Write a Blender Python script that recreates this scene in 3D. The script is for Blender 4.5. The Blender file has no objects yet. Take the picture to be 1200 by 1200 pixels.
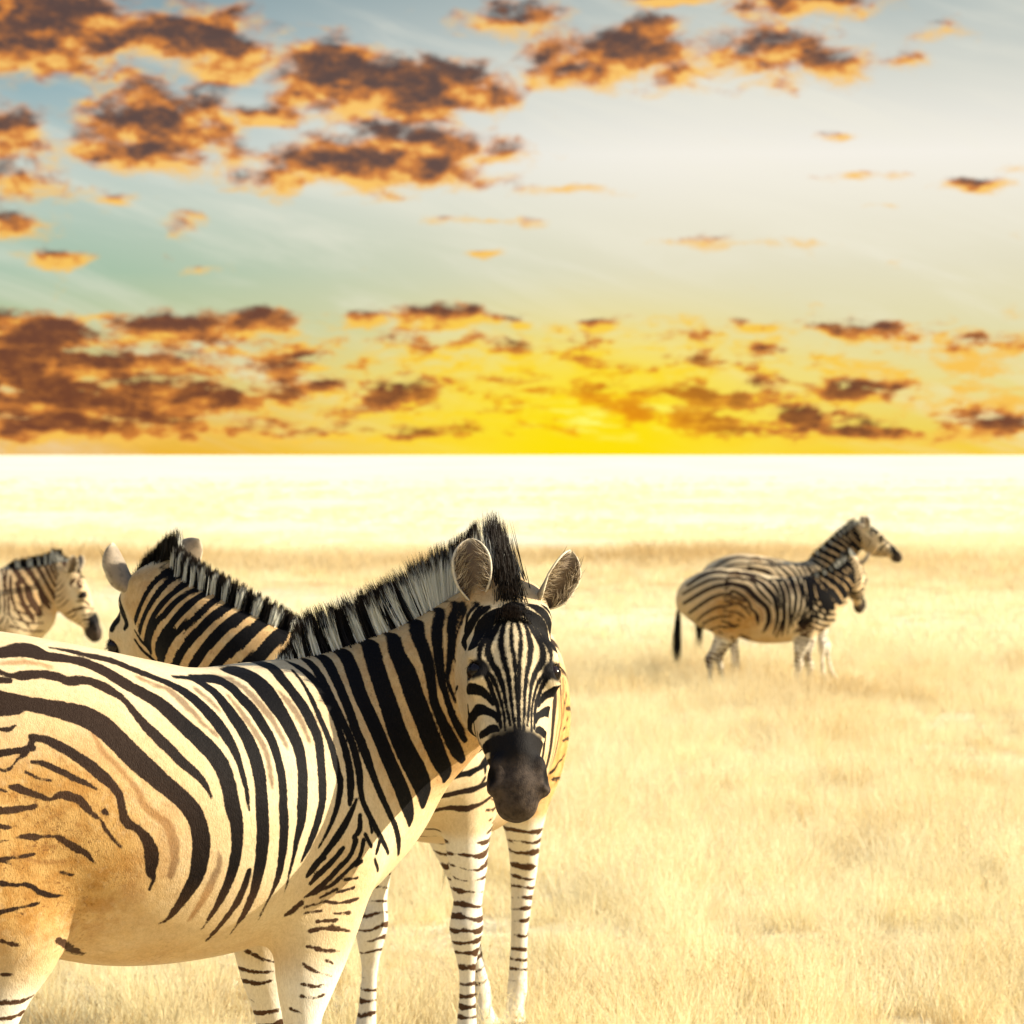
import bpy, math, random
import numpy as np
from mathutils import Vector, Matrix

rng = np.random.default_rng(7)
scene = bpy.context.scene
COL = scene.collection

# ---------------------------------------------------------------- camera
cam_data = bpy.data.cameras.new("camera")
cam = bpy.data.objects.new("camera", cam_data)
COL.objects.link(cam)
cam.location = (0.0, 0.0, 1.5)
cam.rotation_euler = (math.radians(90), 0, 0)
cam_data.sensor_width = 36.0
cam_data.lens = 36.0 * 3920.0 / 1200.0
cam_data.shift_y = 40.0 / 1200.0
cam_data.clip_start = 0.1
cam_data.clip_end = 20000.0
cam_data.dof.use_dof = True
cam_data.dof.focus_distance = 6.95
cam_data.dof.aperture_fstop = 10.0
scene.camera = cam

# ---------------------------------------------------------------- sun
SUN_EL, SUN_AZ = math.radians(25.0), math.radians(85.0)      # azimuth from +Y (view) clockwise to +X
sun_data = bpy.data.lights.new("sun", 'SUN')
sun_data.energy = 5.0
sun_data.angle = math.radians(0.55)
sun_data.color = (1.0, 0.88, 0.67)
sun = bpy.data.objects.new("sun", sun_data)
COL.objects.link(sun)
SUN_DIR = Vector((math.sin(SUN_AZ) * math.cos(SUN_EL), math.cos(SUN_AZ) * math.cos(SUN_EL), math.sin(SUN_EL)))
sun.rotation_euler = SUN_DIR.to_track_quat('Z', 'Y').to_euler()

# ---------------------------------------------------------------- view
scene.view_settings.view_transform = 'Standard'
scene.view_settings.look = 'None'
scene.view_settings.gamma = 1.0
scene.view_settings.use_curve_mapping = False
scene.view_settings.exposure = 1.0
scene.cycles.max_bounces = 6
scene.cycles.diffuse_bounces = 3
scene.cycles.use_denoising = True
# ---------------------------------------------------------------- node helper
class NT:
    def __init__(self, tree):
        self.t = tree; self.n = tree.nodes; self.l = tree.links
    def new(self, kind, **kw):
        nd = self.n.new(kind)
        for k, v in kw.items(): setattr(nd, k, v)
        return nd
    def put(self, sock, v):
        if isinstance(v, bpy.types.NodeSocket): self.l.new(v, sock)
        elif v is not None: sock.default_value = v
    def math(self, op, a, b=None, c=None, clamp=False):
        nd = self.new('ShaderNodeMath', operation=op); nd.use_clamp = clamp
        for s, v in zip(nd.inputs, (a, b, c)): self.put(s, v)
        return nd.outputs[0]
    def vmath(self, op, a, b=None, scale=None):
        nd = self.new('ShaderNodeVectorMath', operation=op)
        self.put(nd.inputs[0], a)
        if b is not None: self.put(nd.inputs[1], b)
        if scale is not None: self.put(nd.inputs['Scale'], scale)
        return nd.outputs['Value'] if op in ('LENGTH', 'DOT_PRODUCT', 'DISTANCE') else nd.outputs['Vector']
    def ramp(self, v, a, b, c=0.0, d=1.0, smooth=True):
        nd = self.new('ShaderNodeMapRange')
        nd.interpolation_type = 'SMOOTHSTEP' if smooth else 'LINEAR'
        for s, x in zip(nd.inputs[:5], (v, a, b, c, d)): self.put(s, x)
        return nd.outputs[0]
    def mix(self, f, a, b, blend='MIX'):
        nd = self.new('ShaderNodeMix', data_type='RGBA', blend_type=blend)
        self.put(nd.inputs['Factor'], f)
        ins = [s for s in nd.inputs if s.type == 'RGBA']
        for s, v in zip(ins, (a, b)):
            if isinstance(v, (tuple, list)) and len(v) == 3: v = (*v, 1.0)
            self.put(s, v)
        return [o for o in nd.outputs if o.type == 'RGBA'][0]
    def noise(self, vec, scale, detail=3.0, rough=0.55, dim='3D', dist=0.0, out='Fac'):
        nd = self.new('ShaderNodeTexNoise', noise_dimensions=dim)
        if vec is not None: self.l.new(vec, nd.inputs['Vector'])
        nd.inputs['Scale'].default_value = scale
        nd.inputs['Detail'].default_value = detail
        nd.inputs['Roughness'].default_value = rough
        nd.inputs['Distortion'].default_value = dist
        return nd.outputs[out]
    def attr(self, name, out='Fac'):
        nd = self.new('ShaderNodeAttribute', attribute_name=name)
        return nd.outputs[out]

def new_mat(name):
    m = bpy.data.materials.new(name); m.use_nodes = True
    t = NT(m.node_tree)
    return m, t, m.node_tree.nodes['Principled BSDF']

# ---------------------------------------------------------------- mesh helpers
def mesh_from(name, verts, faces, smooth=True):
    """faces: (n,3) or (n,4) integer array"""
    me = bpy.data.meshes.new(name)
    verts = np.asarray(verts, np.float32); faces = np.asarray(faces, np.int32)
    n, k = faces.shape
    me.vertices.add(len(verts)); me.vertices.foreach_set('co', verts.ravel())
    me.loops.add(n * k); me.loops.foreach_set('vertex_index', faces.ravel())
    me.polygons.add(n); me.polygons.foreach_set('loop_start', np.arange(0, n * k, k, dtype=np.int32))
    me.polygons.foreach_set('use_smooth', np.full(n, smooth))
    me.update(calc_edges=True)
    return me

def set_attr(me, name, vals):
    a = me.attributes.new(name, 'FLOAT', 'POINT')
    a.data.foreach_set('value', np.asarray(vals, np.float32))

def get_co(me):
    co = np.empty(len(me.vertices) * 3, np.float32); me.vertices.foreach_get('co', co)
    return co.reshape(-1, 3)

def get_no(me):
    co = np.empty(len(me.vertices) * 3, np.float32); me.vertices.foreach_get('normal', co)
    return co.reshape(-1, 3)

def link(name, me, parent=None, mat=None):
    o = bpy.data.objects.new(name, me); COL.objects.link(o)
    if parent is not None: o.parent = parent
    if mat is not None: me.materials.append(mat)
    return o

def norm(v):
    v = np.asarray(v, float); return v / (np.linalg.norm(v, axis=-1, keepdims=True) + 1e-12)

def catmull(P, sub):
    P = np.asarray(P, float)
    if len(P) < 3: return P
    Q = np.vstack([2 * P[0] - P[1], P, 2 * P[-1] - P[-2]])
    out = []
    for i in range(len(P) - 1):
        a, b, c, d = Q[i:i + 4]
        for t in np.arange(sub) / sub:
            out.append(0.5 * ((2 * b) + (-a + c) * t + (2 * a - 5 * b + 4 * c - d) * t * t + (-a + 3 * b - 3 * c + d) * t ** 3))
    out.append(P[-1])
    return np.array(out)

class Tube:
    """generalised tapered tube: rows x,y,z,a(in-plane radius),b(lateral radius)"""
    def __init__(self, rows, L=None, sub=4, k=0.03, op='add', name=''):
        R = catmull(np.asarray(rows, float), sub)
        self.P, self.a, self.b = R[:, :3], np.maximum(R[:, 3], 0.004), np.maximum(R[:, 4], 0.004)
        self.k, self.op, self.name = k, op, name
        n = len(self.P) - 1
        T = norm(self.P[1:] - self.P[:-1])
        if L is None:
            Ls = np.cross(np.array([0, 0, 1.0])[None], T)
            bad = np.linalg.norm(Ls, axis=1) < 0.15
            Ls[bad] = (0, 1, 0)
        else:
            Ls = np.repeat(np.asarray(L, float)[None], n, 0)
        Ls = Ls - T * (Ls * T).sum(1, keepdims=True)
        self.T, self.L = T, norm(Ls); self.N = np.cross(self.T, self.L) * 1.0
        self.len = np.linalg.norm(self.P[1:] - self.P[:-1], axis=1)
    def seg(self, i, P):
        w = P - self.P[i]
        T, N, L = self.T[i], self.N[i], self.L[i]
        s = w @ T; t = np.clip(s / self.len[i], 0, 1)
        ax = s - t * self.len[i]
        n, l = w @ N, w @ L
        a = self.a[i] + (self.a[i + 1] - self.a[i]) * t
        b = self.b[i] + (self.b[i + 1] - self.b[i]) * t
        m = np.minimum(a, b)
        qa, qb, qm = n / a, l / b, ax / m
        k0 = np.sqrt(qa * qa + qb * qb + qm * qm)
        k1 = np.sqrt((qa / a) ** 2 + (qb / b) ** 2 + (qm / m) ** 2) + 1e-9
        d = np.where(k0 < 1e-4, -m, k0 * (k0 - 1) / k1)
        return d, t, n, l
    def seg_grid(self, i, w):
        f = np.float32; T, N, L = (v.astype(f) for v in (self.T[i], self.N[i], self.L[i]))
        dot = lambda U: w[0] * U[0] + w[1] * U[1] + w[2] * U[2]
        s = dot(T); le = f(self.len[i]); t = np.clip(s / le, 0, 1); s -= t * le
        n, l = dot(N), dot(L)
        ia = 1 / (f(self.a[i]) + f(self.a[i + 1] - self.a[i]) * t); ib = 1 / (f(self.b[i]) + f(self.b[i + 1] - self.b[i]) * t)
        im = np.maximum(ia, ib)
        n *= ia; l *= ib; s *= im
        n2, l2, s2 = n * n, l * l, s * s
        k0 = np.sqrt(n2 + l2 + s2)
        k1 = np.sqrt(n2 * ia * ia + l2 * ib * ib + s2 * im * im) + f(1e-7)
        return np.where(k0 < 1e-3, -1 / im, k0 * (k0 - 1) / k1)
    def at(self, P):
        """-> distance, param (0..1), n, l for the nearest segment"""
        best = np.full(len(P), 9.0); tt = np.zeros(len(P)); nn = np.zeros(len(P)); ll = np.zeros(len(P))
        for i in range(len(self.T)):
            r = max(self.a[i:i + 2].max(), self.b[i:i + 2].max()) + .10
            lo, hi = np.minimum(self.P[i], self.P[i + 1]) - r, np.maximum(self.P[i], self.P[i + 1]) + r
            idx = np.nonzero(((P > lo) & (P < hi)).all(1))[0]
            if len(idx) == 0: continue
            d, t, n, l = self.seg(i, P[idx])
            m = d < best[idx]; j = idx[m]
            best[j] = d[m]; tt[j] = (i + t[m]) / len(self.T); nn[j] = n[m]; ll[j] = l[m]
        return best, tt, nn, ll
    def frame(self, tt):
        x = np.clip(tt, 0, 0.99999) * len(self.T); i = x.astype(int); f = (x - i)[:, None]
        return self.P[i] * (1 - f) + self.P[i + 1] * f, self.N[i], self.L[i]

def smooth_pass(V, F, facs):
    src = np.concatenate([F[:, a] for a in (0, 1, 2, 3)] * 2); dst = np.concatenate([F[:, a] for a in (1, 2, 3, 0)] + [F[:, a] for a in (3, 0, 1, 2)])
    w = np.bincount(src, minlength=len(V)).astype(float)[:, None]
    for f in facs:
        s = np.stack([np.bincount(src, V[dst, ch], len(V)) for ch in range(3)], 1)
        V = V + f * (s / w - V)
    return V

def sdf_mesh(name, tubes, res):
    lo = np.min([ (t.P.min(0) - max(t.a.max(), t.b.max())) for t in tubes if t.op == 'add'], 0) - 3 * res
    hi = np.max([ (t.P.max(0) + max(t.a.max(), t.b.max())) for t in tubes if t.op == 'add'], 0) + 3 * res
    lo = np.floor(lo / res) * res
    N = np.ceil((hi - lo) / res).astype(int) + 1
    D = np.full(N, 1.0, np.float32)
    ax = [lo[i] + np.arange(N[i]) * res for i in range(3)]
    for tb in tubes:
        k = tb.k
        # own field in own box
        mr = max(tb.a.max(), tb.b.max()) + k + 3 * res
        i0 = np.maximum(np.floor((tb.P.min(0) - mr - lo) / res).astype(int), 0)
        i1 = np.minimum(np.ceil((tb.P.max(0) + mr - lo) / res).astype(int) + 1, N)
        E = np.full(i1 - i0, 1.0, np.float32)
        for s in range(len(tb.T)):
            r = max(tb.a[s:s + 2].max(), tb.b[s:s + 2].max()) + k + 3 * res
            pl, ph = np.minimum(tb.P[s], tb.P[s + 1]) - r, np.maximum(tb.P[s], tb.P[s + 1]) + r
            j0 = np.maximum(np.floor((pl - lo) / res).astype(int), i0)
            j1 = np.minimum(np.ceil((ph - lo) / res).astype(int) + 1, i1)
            if np.any(j1 <= j0): continue
            w = [(ax[c_][j0[c_]:j1[c_]] - tb.P[s][c_]).astype(np.float32).reshape([-1 if q_ == c_ else 1 for q_ in range(3)]) for c_ in range(3)]
            d = tb.seg_grid(s, w)
            q = j0 - i0; e = j1 - i0
            V = E[q[0]:e[0], q[1]:e[1], q[2]:e[2]]
            np.minimum(V, d.astype(np.float32), out=V)
        V = D[i0[0]:i1[0], i0[1]:i1[1], i0[2]:i1[2]]
        if tb.op == 'add':
            h = np.maximum(k - np.abs(V - E), 0) / k
            V[...] = np.minimum(V, E) - h * h * k * 0.25
        else:
            h = np.maximum(k - np.abs(V + E), 0) / k
            V[...] = np.maximum(V, -E) + h * h * k * 0.25
    # surface nets
    S = D < 0
    nx, ny, nz = N
    c = lambda A, i, j, l: A[i:nx - 1 + i, j:ny - 1 + j, l:nz - 1 + l]
    cnt = sum(c(S, i, j, l).astype(np.int8) for i in (0, 1) for j in (0, 1) for l in (0, 1))
    act = (cnt > 0) & (cnt < 8)
    idx = np.argwhere(act)
    vid = np.full(act.shape, -1, np.int32); vid[act] = np.arange(len(idx))
    acc = np.zeros((len(idx), 3)); num = np.zeros(len(idx))
    I, J, K = idx.T
    for axis in range(3):
        o = [a for a in range(3) if a != axis]
        for p in (0, 1):
            for q in (0, 1):
                off = [0, 0, 0]; off[o[0]] = p; off[o[1]] = q
                a = D[I + off[0], J + off[1], K + off[2]]
                off2 = list(off); off2[axis] = 1
                b = D[I + off2[0], J + off2[1], K + off2[2]]
                m = (a < 0) != (b < 0)
                t = a[m] / (a[m] - b[m])
                pos = np.zeros((m.sum(), 3)); pos += off; pos[:, axis] = t
                acc[m] += pos; num[m] += 1
    V = lo + (idx + acc / num[:, None]) * res
    faces = []
    for axis in range(3):
        o1, o2 = (axis + 1) % 3, (axis + 2) % 3
        sl0 = [slice(1, None)] * 3; sl0[axis] = slice(0, -1)
        a = S[tuple(slice(1, n - 1) if x != axis else slice(0, n - 1) for x, n in zip(range(3), N))]
        b = S[tuple(slice(1, n - 1) if x != axis else slice(1, n) for x, n in zip(range(3), N))]
        e = np.argwhere(a != b); flip = a[tuple(e.T)]
        e = e + 1; e[:, axis] -= 1
        d1 = np.zeros(3, int); d1[o1] = 1; d2 = np.zeros(3, int); d2[o2] = 1
        g = lambda x: vid[tuple(x.T)]
        q = np.stack([g(e - d1 - d2), g(e - d2), g(e), g(e - d1)], 1)
        q[~flip] = q[~flip][:, ::-1]
        faces.append(q)
    F = np.vstack(faces)
    V = smooth_pass(V, F, (.5, -.2, .5, -.2, .5, -.2))
    return V, F

def refine(V, F, mask):
    """split the chosen quads in four"""
    S, K = F[mask], F[~mask]
    e = np.stack([S, np.roll(S, -1, 1)], -1).reshape(-1, 2); e.sort(axis=1)
    key = e[:, 0].astype(np.int64) * len(V) + e[:, 1]
    u, inv = np.unique(key, return_inverse=True)
    a, b = u // len(V), u % len(V)
    mid = (V[a] + V[b]) / 2; cen = V[S].mean(1)
    m = len(V) + inv.reshape(-1, 4); c = len(V) + len(u) + np.arange(len(S))
    V2 = np.vstack([V, mid, cen])
    Q = np.concatenate([np.stack([S[:, i], m[:, i], c, m[:, i - 1]], 1) for i in range(4)])
    return V2, np.vstack([K, Q])

def blades(root, direc, length, width, droop, vals, segs=3):
    """tapered hair / grass blades as quads strips; returns verts, faces, tip factor, blade value"""
    n = len(root); direc = norm(direc)
    side = norm(np.cross(direc, norm(rng.normal(size=(n, 3)))))
    V = np.zeros((n, (segs + 1) * 2, 3)); tip = np.zeros((n, (segs + 1) * 2))
    for s in range(segs + 1):
        t = s / segs
        p = root + direc * (length * t)[:, None] + droop * (t * t)
        w = side * (width * (1 - 0.92 * t ** 1.5) * 0.5)[:, None]
        V[:, 2 * s] = p - w; V[:, 2 * s + 1] = p + w; tip[:, 2 * s:2 * s + 2] = t
    base = (np.arange(n) * (segs + 1) * 2)[:, None]
    F = np.concatenate([base + np.array([[2 * s, 2 * s + 1, 2 * s + 3, 2 * s + 2]]) for s in range(segs)], 0)
    return V.reshape(-1, 3), F, tip.ravel(), np.repeat(vals, (segs + 1) * 2)
# ---------------------------------------------------------------- sky: Nishita overhead, sunset air and clouds towards the horizon
world = bpy.data.worlds.new("World"); scene.world = world; world.use_nodes = True
W = NT(world.node_tree)
EXPO = 2.0 ** scene.view_settings.exposure
def lin(c): return tuple(((x / 255) / 12.92 if x <= 10 else (((x / 255) + .055) / 1.055) ** 2.4) for x in c)
def skyc(r, g, b, k=1.0):
    return tuple(v * 10.0 / EXPO * k for v in lin((r, g, b))) + (1.0,)

# direction -> (azimuth from the view axis, height) in units of 1/3920 rad, the grid on which cloud banks are placed
d = W.new('ShaderNodeTexCoord').outputs['Generated']
sep = W.new('ShaderNodeSeparateXYZ'); W.l.new(d, sep.inputs[0])
az = W.math('MULTIPLY', W.math('ARCTAN2', sep.outputs[0], sep.outputs[1]), 3920.0)
hz = W.math('SQRT', W.math('ADD', W.math('MULTIPLY', sep.outputs[0], sep.outputs[0]), W.math('MULTIPLY', sep.outputs[1], sep.outputs[1])))
el = W.math('MULTIPLY', W.math('DIVIDE', sep.outputs[2], W.math('MAXIMUM', hz, .02)), 3920.0)
el_s = W.math('SUBTRACT', el, 107.0)
comb = W.new('ShaderNodeCombineXYZ'); W.l.new(az, comb.inputs[0]); W.l.new(el_s, comb.inputs[1])
uv = comb.outputs[0]

# cloud banks: azimuth, height above the skyline, half width, half height, density
BANKS = [(-530, 104, 190, 18, 1.1), (-520, 60, 170, 20, 1.1), (-560, 135, 120, 16, 1.0), (-250, 92, 90, 12, .55), (-60, 45, 150, 5, .6), (200, 100, 90, 9, .6), (20, 78, 70, 6, .6), (-550, 495, 100, 55, 1.1), (-585, 530, 80, 40, 1.0), (-385, 488, 95, 34, .85), (-325, 470, 66, 34, .8), (-440, 440, 60, 26, .55), (-410, 384, 88, 38, .95), (-425, 350, 92, 24, .8),
         (-280, 393, 48, 14, .8), (-215, 443, 62, 38, 1.1), (-130, 424, 105, 34, 1.1), (-50, 420, 70, 22, .8), (-180, 338, 132, 30, .95), (-100, 360, 92, 24, .9), (-270, 322, 62, 20, .75), (-20, 350, 60, 14, .6),
         (-580, 366, 44, 34, .75), (-575, 315, 55, 26, .75), (-585, 262, 44, 18, .75), (-527, 228, 38, 9, .7), (-470, 300, 34, 15, .6), (-500, 410, 40, 16, .55), (-365, 270, 40, 14, .42), (-375, 218, 22, 5, .4),
         (0, 505, 62, 24, .65), (30, 515, 40, 16, .6), (140, 468, 118, 32, .85), (80, 445, 72, 20, .75), (165, 495, 50, 20, .8), (300, 464, 96, 32, .72), (360, 458, 58, 22, .7), (350, 525, 92, 16, .8), (185, 532, 60, 9, .7),
         (505, 488, 40, 16, .55), (460, 456, 32, 12, .55), (545, 312, 38, 9, .7), (380, 366, 24, 8, .55), (60, 307, 70, 8, .5), (-30, 273, 60, 7, .5), (-40, 234, 28, 5, .5), (280, 249, 110, 8, .42), (440, 289, 26, 5, .45), (400, 322, 60, 5, .3), (590, 330, 30, 8, .4),
         (-590, 153, 66, 13, .9), (-575, 124, 70, 20, 1.05), (-560, 88, 90, 20, 1.05), (-520, 54, 190, 16, 1.0), (-540, 30, 210, 14, 1.05), (-470, 162, 60, 9, .6), (-400, 147, 80, 18, 1.0), (-310, 153, 62, 15, .9), (-340, 122, 70, 12, .65),
         (-360, 68, 116, 16, 1.0), (-430, 72, 82, 16, .95), (-440, 28, 150, 9, .8), (-170, 161, 30, 13, .95), (-80, 163, 56, 15, 1.05), (-228, 103, 34, 9, .85), (-225, 72, 44, 14, .8), (-130, 65, 44, 14, 1.0), (-130, 128, 60, 12, .5),
         (10, 152, 24, 9, .7), (100, 154, 28, 10, .85), (5, 117, 34, 9, .75), (70, 122, 46, 9, .7), (150, 128, 60, 8, .6), (290, 148, 40, 11, .8), (410, 142, 78, 11, .8), (330, 112, 66, 6, .55), (200, 108, 70, 6, .55), (570, 128, 40, 8, .5),
         (110, 64, 160, 11, .7), (270, 62, 92, 15, .85), (200, 42, 112, 16, .8), (400, 64, 44, 12, 1.0), (420, 22, 86, 10, .95), (330, 36, 66, 12, .85), (260, 22, 70, 8, .7), (560, 28, 50, 12, .95), (-150, 20, 110, 6, .8), (-40, 19, 44, 5, .75), (40, 24, 70, 5, .5)]
# clear air
t_el = W.math('DIVIDE', el_s, 533.0)
left = W.ramp(az, -650, 250)
def col_ramp(v, stops):
    nd = W.new('ShaderNodeValToRGB'); W.put(nd.inputs[0], v); cr = nd.color_ramp
    for i, (p, c) in enumerate(stops):
        e = cr.elements[i] if i < 2 else cr.elements.new(p)
        e.position = p; e.color = (*lin(c), 1)
    return nd.outputs[0]
airL = col_ramp(t_el, [(0, (238, 178, 60)), (1, (128, 155, 165)), (.06, (232, 184, 84)), (.16, (218, 196, 120)), (.28, (186, 198, 150)), (.40, (160, 190, 165)), (.62, (190, 204, 196)), (.8, (150, 178, 184))])
airR = col_ramp(t_el, [(0, (250, 206, 40)), (1, (180, 190, 187)), (.06, (240, 212, 96)), (.16, (236, 220, 142)), (.28, (228, 220, 172)), (.42, (230, 224, 196)), (.66, (246, 241, 230)), (.84, (216, 217, 207))])
air = W.mix(left, airL, airR)
_mp = W.new('ShaderNodeMapping'); W.l.new(uv, _mp.inputs[0]); _mp.inputs['Rotation'].default_value = (0, 0, math.radians(16))
cir = W.noise(W.vmath('MULTIPLY', _mp.outputs[0], (1 / 420, 1 / 60, 0)), 1.0, 5.0, .6, dist=.6)
air = W.mix(W.ramp(cir, .42, .78, 0, .50), air, (*lin((245, 240, 222)), 1))
# glow round the setting sun behind the clouds
def glow(cx, cy, rx, ry):
    return W.vmath('LENGTH', W.vmath('MULTIPLY', W.vmath('SUBTRACT', uv, (cx, cy, 0)), (1 / rx, 1 / ry, 0)))
g1 = W.ramp(glow(95, 35, 470, 190), 1.0, .10)
g2 = W.ramp(glow(95, 15, 270, 150), 1.0, .12)
g3 = W.ramp(glow(110, 46, 170, 40), 1.0, .1)
air = W.mix(W.math('MULTIPLY', g1, .8), air, (*lin((255, 226, 70)), 1))
air = W.mix(W.math('MULTIPLY', g2, .95), air, (*lin((255, 226, 4)), 1))
air = W.mix(W.math('MULTIPLY', g3, W.ramp(W.noise(W.vmath('MULTIPLY', uv, (1 / 60, 1 / 12, 0)), 1.0, 4.0), .45, .7)), air, (*lin((255, 255, 120)), 1))
# cloud colour: thin edges lit from the sun below, thick cores brown
edge_c = W.mix(W.ramp(el_s, 120, 380), (*lin((250, 196, 84)), 1), (*lin((252, 198, 104)), 1))
edge_c = W.mix(g1, edge_c, (*lin((255, 224, 30)), 1))
mid_c = W.mix(g2, (*lin((220, 134, 58)), 1), (*lin((250, 184, 20)), 1))
core_c = W.mix(W.ramp(el_s, 60, 420), (*lin((112, 60, 42)), 1), (*lin((92, 68, 62)), 1))
core_c = W.mix(g2, core_c, (*lin((234, 146, 20)), 1))

def field_group(banks):
    g = bpy.data.node_groups.new('cloud_banks', 'ShaderNodeTree')
    g.interface.new_socket('uv', in_out='INPUT', socket_type='NodeSocketVector')
    g.interface.new_socket('density', in_out='OUTPUT', socket_type='NodeSocketFloat')
    Q = NT(g); gi = Q.new('NodeGroupInput'); go = Q.new('NodeGroupOutput'); acc = None
    for (cx, cy, rx, ry, st) in banks:
        nd = Q.new('ShaderNodeVectorMath', operation='MULTIPLY_ADD'); Q.l.new(gi.outputs[0], nd.inputs[0])
        nd.inputs[1].default_value = (1 / rx, 1 / ry, 0); nd.inputs[2].default_value = (-cx / rx, -cy / ry, 0)
        v = Q.math('MULTIPLY_ADD', Q.vmath('LENGTH', nd.outputs[0]), -st / 1.75, st)
        acc = v if acc is None else Q.math('SMOOTH_MAX', acc, v, .14)
    Q.l.new(acc, go.inputs[0])
    return g
def use_group(g, p):
    nd = W.new('ShaderNodeGroup', node_tree=g); W.l.new(p, nd.inputs[0]); return nd.outputs[0]
def warped(shift):
    p = W.vmath('ADD', uv, shift)
    warp = W.noise(W.vmath('MULTIPLY', p, (1 / 95, 1 / 55, 0)), 1.0, 3.0, .6, out='Color')
    return W.vmath('ADD', p, W.vmath('MULTIPLY', W.vmath('SUBTRACT', warp, (.5, .5, .5)), (70, 34, 0)))
def soft(shift):
    n1 = W.noise(W.vmath('MULTIPLY', W.vmath('ADD', uv, shift), (1 / 50, 1 / 32, 0)), 1.0, 3.0, .5)
    return W.math('MULTIPLY', n1, 1.2)
def grain(shift):
    p = W.vmath('ADD', uv, shift)
    n1 = W.noise(W.vmath('MULTIPLY', p, (1 / 62, 1 / 34, 0)), 1.0, 8.0, .60, dist=.3)
    n2 = W.noise(W.vmath('MULTIPLY', p, (1 / 40, 1 / 13, 0)), 1.0, 4.0, .6)
    lowband = W.math('MULTIPLY', W.math('SUBTRACT', n2, .5), W.ramp(el_s, 190, 130, 0, 1.1))
    return W.math('ADD', lowband, W.math('MULTIPLY', W.math('SUBTRACT', n1, .5), W.ramp(el_s, 20, 300, 1.8, 1.25)))
P0, P1, N0, S0, S1 = warped((0, 0, 0)), warped((3, -10, 0)), grain((0, 0, 0)), soft((0, 0, 0)), soft((4, -13, 0))
SREL = W.math('SUBTRACT', S0, S1)
fluff = W.noise(W.vmath('MULTIPLY', uv, (1 / 24, 1 / 16, 0)), 1.0, 5.0, .62)
fl = W.math('MULTIPLY', W.math('SUBTRACT', fluff, .5), .38)
wisp = W.math('MULTIPLY', W.math('MULTIPLY', W.ramp(el_s, 185, 130), W.ramp(el_s, 8, 30)), .34)
mid2 = W.mix(.5, edge_c, mid_c)
core2 = W.mix(W.ramp(fluff, .42, .78, 0, .45), core_c, mid_c)
def tile(banks):
    g = field_group(banks); f0, f1 = use_group(g, P0), use_group(g, P1)
    f0 = W.math('MAXIMUM', f0, wisp)
    d0 = W.math('ADD', f0, N0)
    cov = W.ramp(d0, .16, .58)
    relief = W.math('ADD', W.math('SUBTRACT', f0, f1), SREL)
    thick = W.math('ADD', W.math('SUBTRACT', d0, W.math('MULTIPLY', relief, W.ramp(el_s, 40, 300, .8, 1.45))), fl)
    cc = W.mix(W.ramp(thick, .14, .52), edge_c, mid_c)
    cc = W.mix(W.ramp(thick, .36, .86), cc, core2)
    skycol = W.mix(W.math('MULTIPLY', cov, .97), air, cc)
    nd = W.new('ShaderNodeBackground'); W.l.new(skycol, nd.inputs[0]); nd.inputs[1].default_value = 1.0 / EXPO
    return nd.outputs[0]
def pick(test, a, b):        # 0 -> a, 1 -> b
    nd = W.new('ShaderNodeMixShader'); W.l.new(test, nd.inputs[0]); W.l.new(a, nd.inputs[1]); W.l.new(b, nd.inputs[2]); return nd.outputs[0]
def near(x0, x1, y0, y1):
    m = 52
    return [b for b in BANKS if b[0] + 1.75 * b[2] + m > x0 and b[0] - 1.75 * b[2] - m < x1 and b[1] + 1.75 * b[3] + 34 > y0 and b[1] - 1.75 * b[3] - 34 < y1]
XS, YS = [-900, -340, -60, 240, 900], [-200, 190, 700]
rows_ = []
for r in range(2):
    cur = tile(near(XS[0], XS[1], YS[r], YS[r + 1]))
    for c in range(1, 4):
        cur = pick(W.math('GREATER_THAN', az, XS[c]), cur, tile(near(XS[c], XS[c + 1], YS[r], YS[r + 1])))
    rows_.append(cur)
front = pick(W.math('GREATER_THAN', el_s, YS[1]), rows_[0], rows_[1])
# the rest of the sky: the same air with loose cloud, Nishita blue overhead
vn = W.vmath('MULTIPLY', d, (9.0, 9.0, 26.0))
n3 = W.math('ADD', W.noise(vn, 1.0, 4.0, .6), W.ramp(el_s, 100, 1500, .02, -.06))
c3 = W.mix(W.ramp(n3, .56, .70), edge_c, core_c)
rest = W.mix(W.ramp(n3, .52, .60), air, c3)
sk = W.new('ShaderNodeTexSky'); sk.sky_type = 'NISHITA'; sk.sun_disc = False
sk.sun_elevation = SUN_EL; sk.sun_rotation = SUN_AZ
rest = W.vmath('SCALE', rest, scale=10.0 / EXPO)
final = W.mix(W.ramp(el_s, 700, 3200), rest, sk.outputs[0])
bg = world.node_tree.nodes['Background']
W.l.new(final, bg.inputs[0]); bg.inputs[1].default_value = 0.10
inside = W.math('MULTIPLY', W.math('LESS_THAN', W.math('ABSOLUTE', az), 760.0), W.math('LESS_THAN', W.math('ABSOLUTE', W.math('SUBTRACT', el_s, 260.0)), 400.0))
out = [n for n in world.node_tree.nodes if n.type == 'OUTPUT_WORLD'][0]
W.l.new(pick(inside, bg.outputs[0], front), out.inputs['Surface'])
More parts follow.
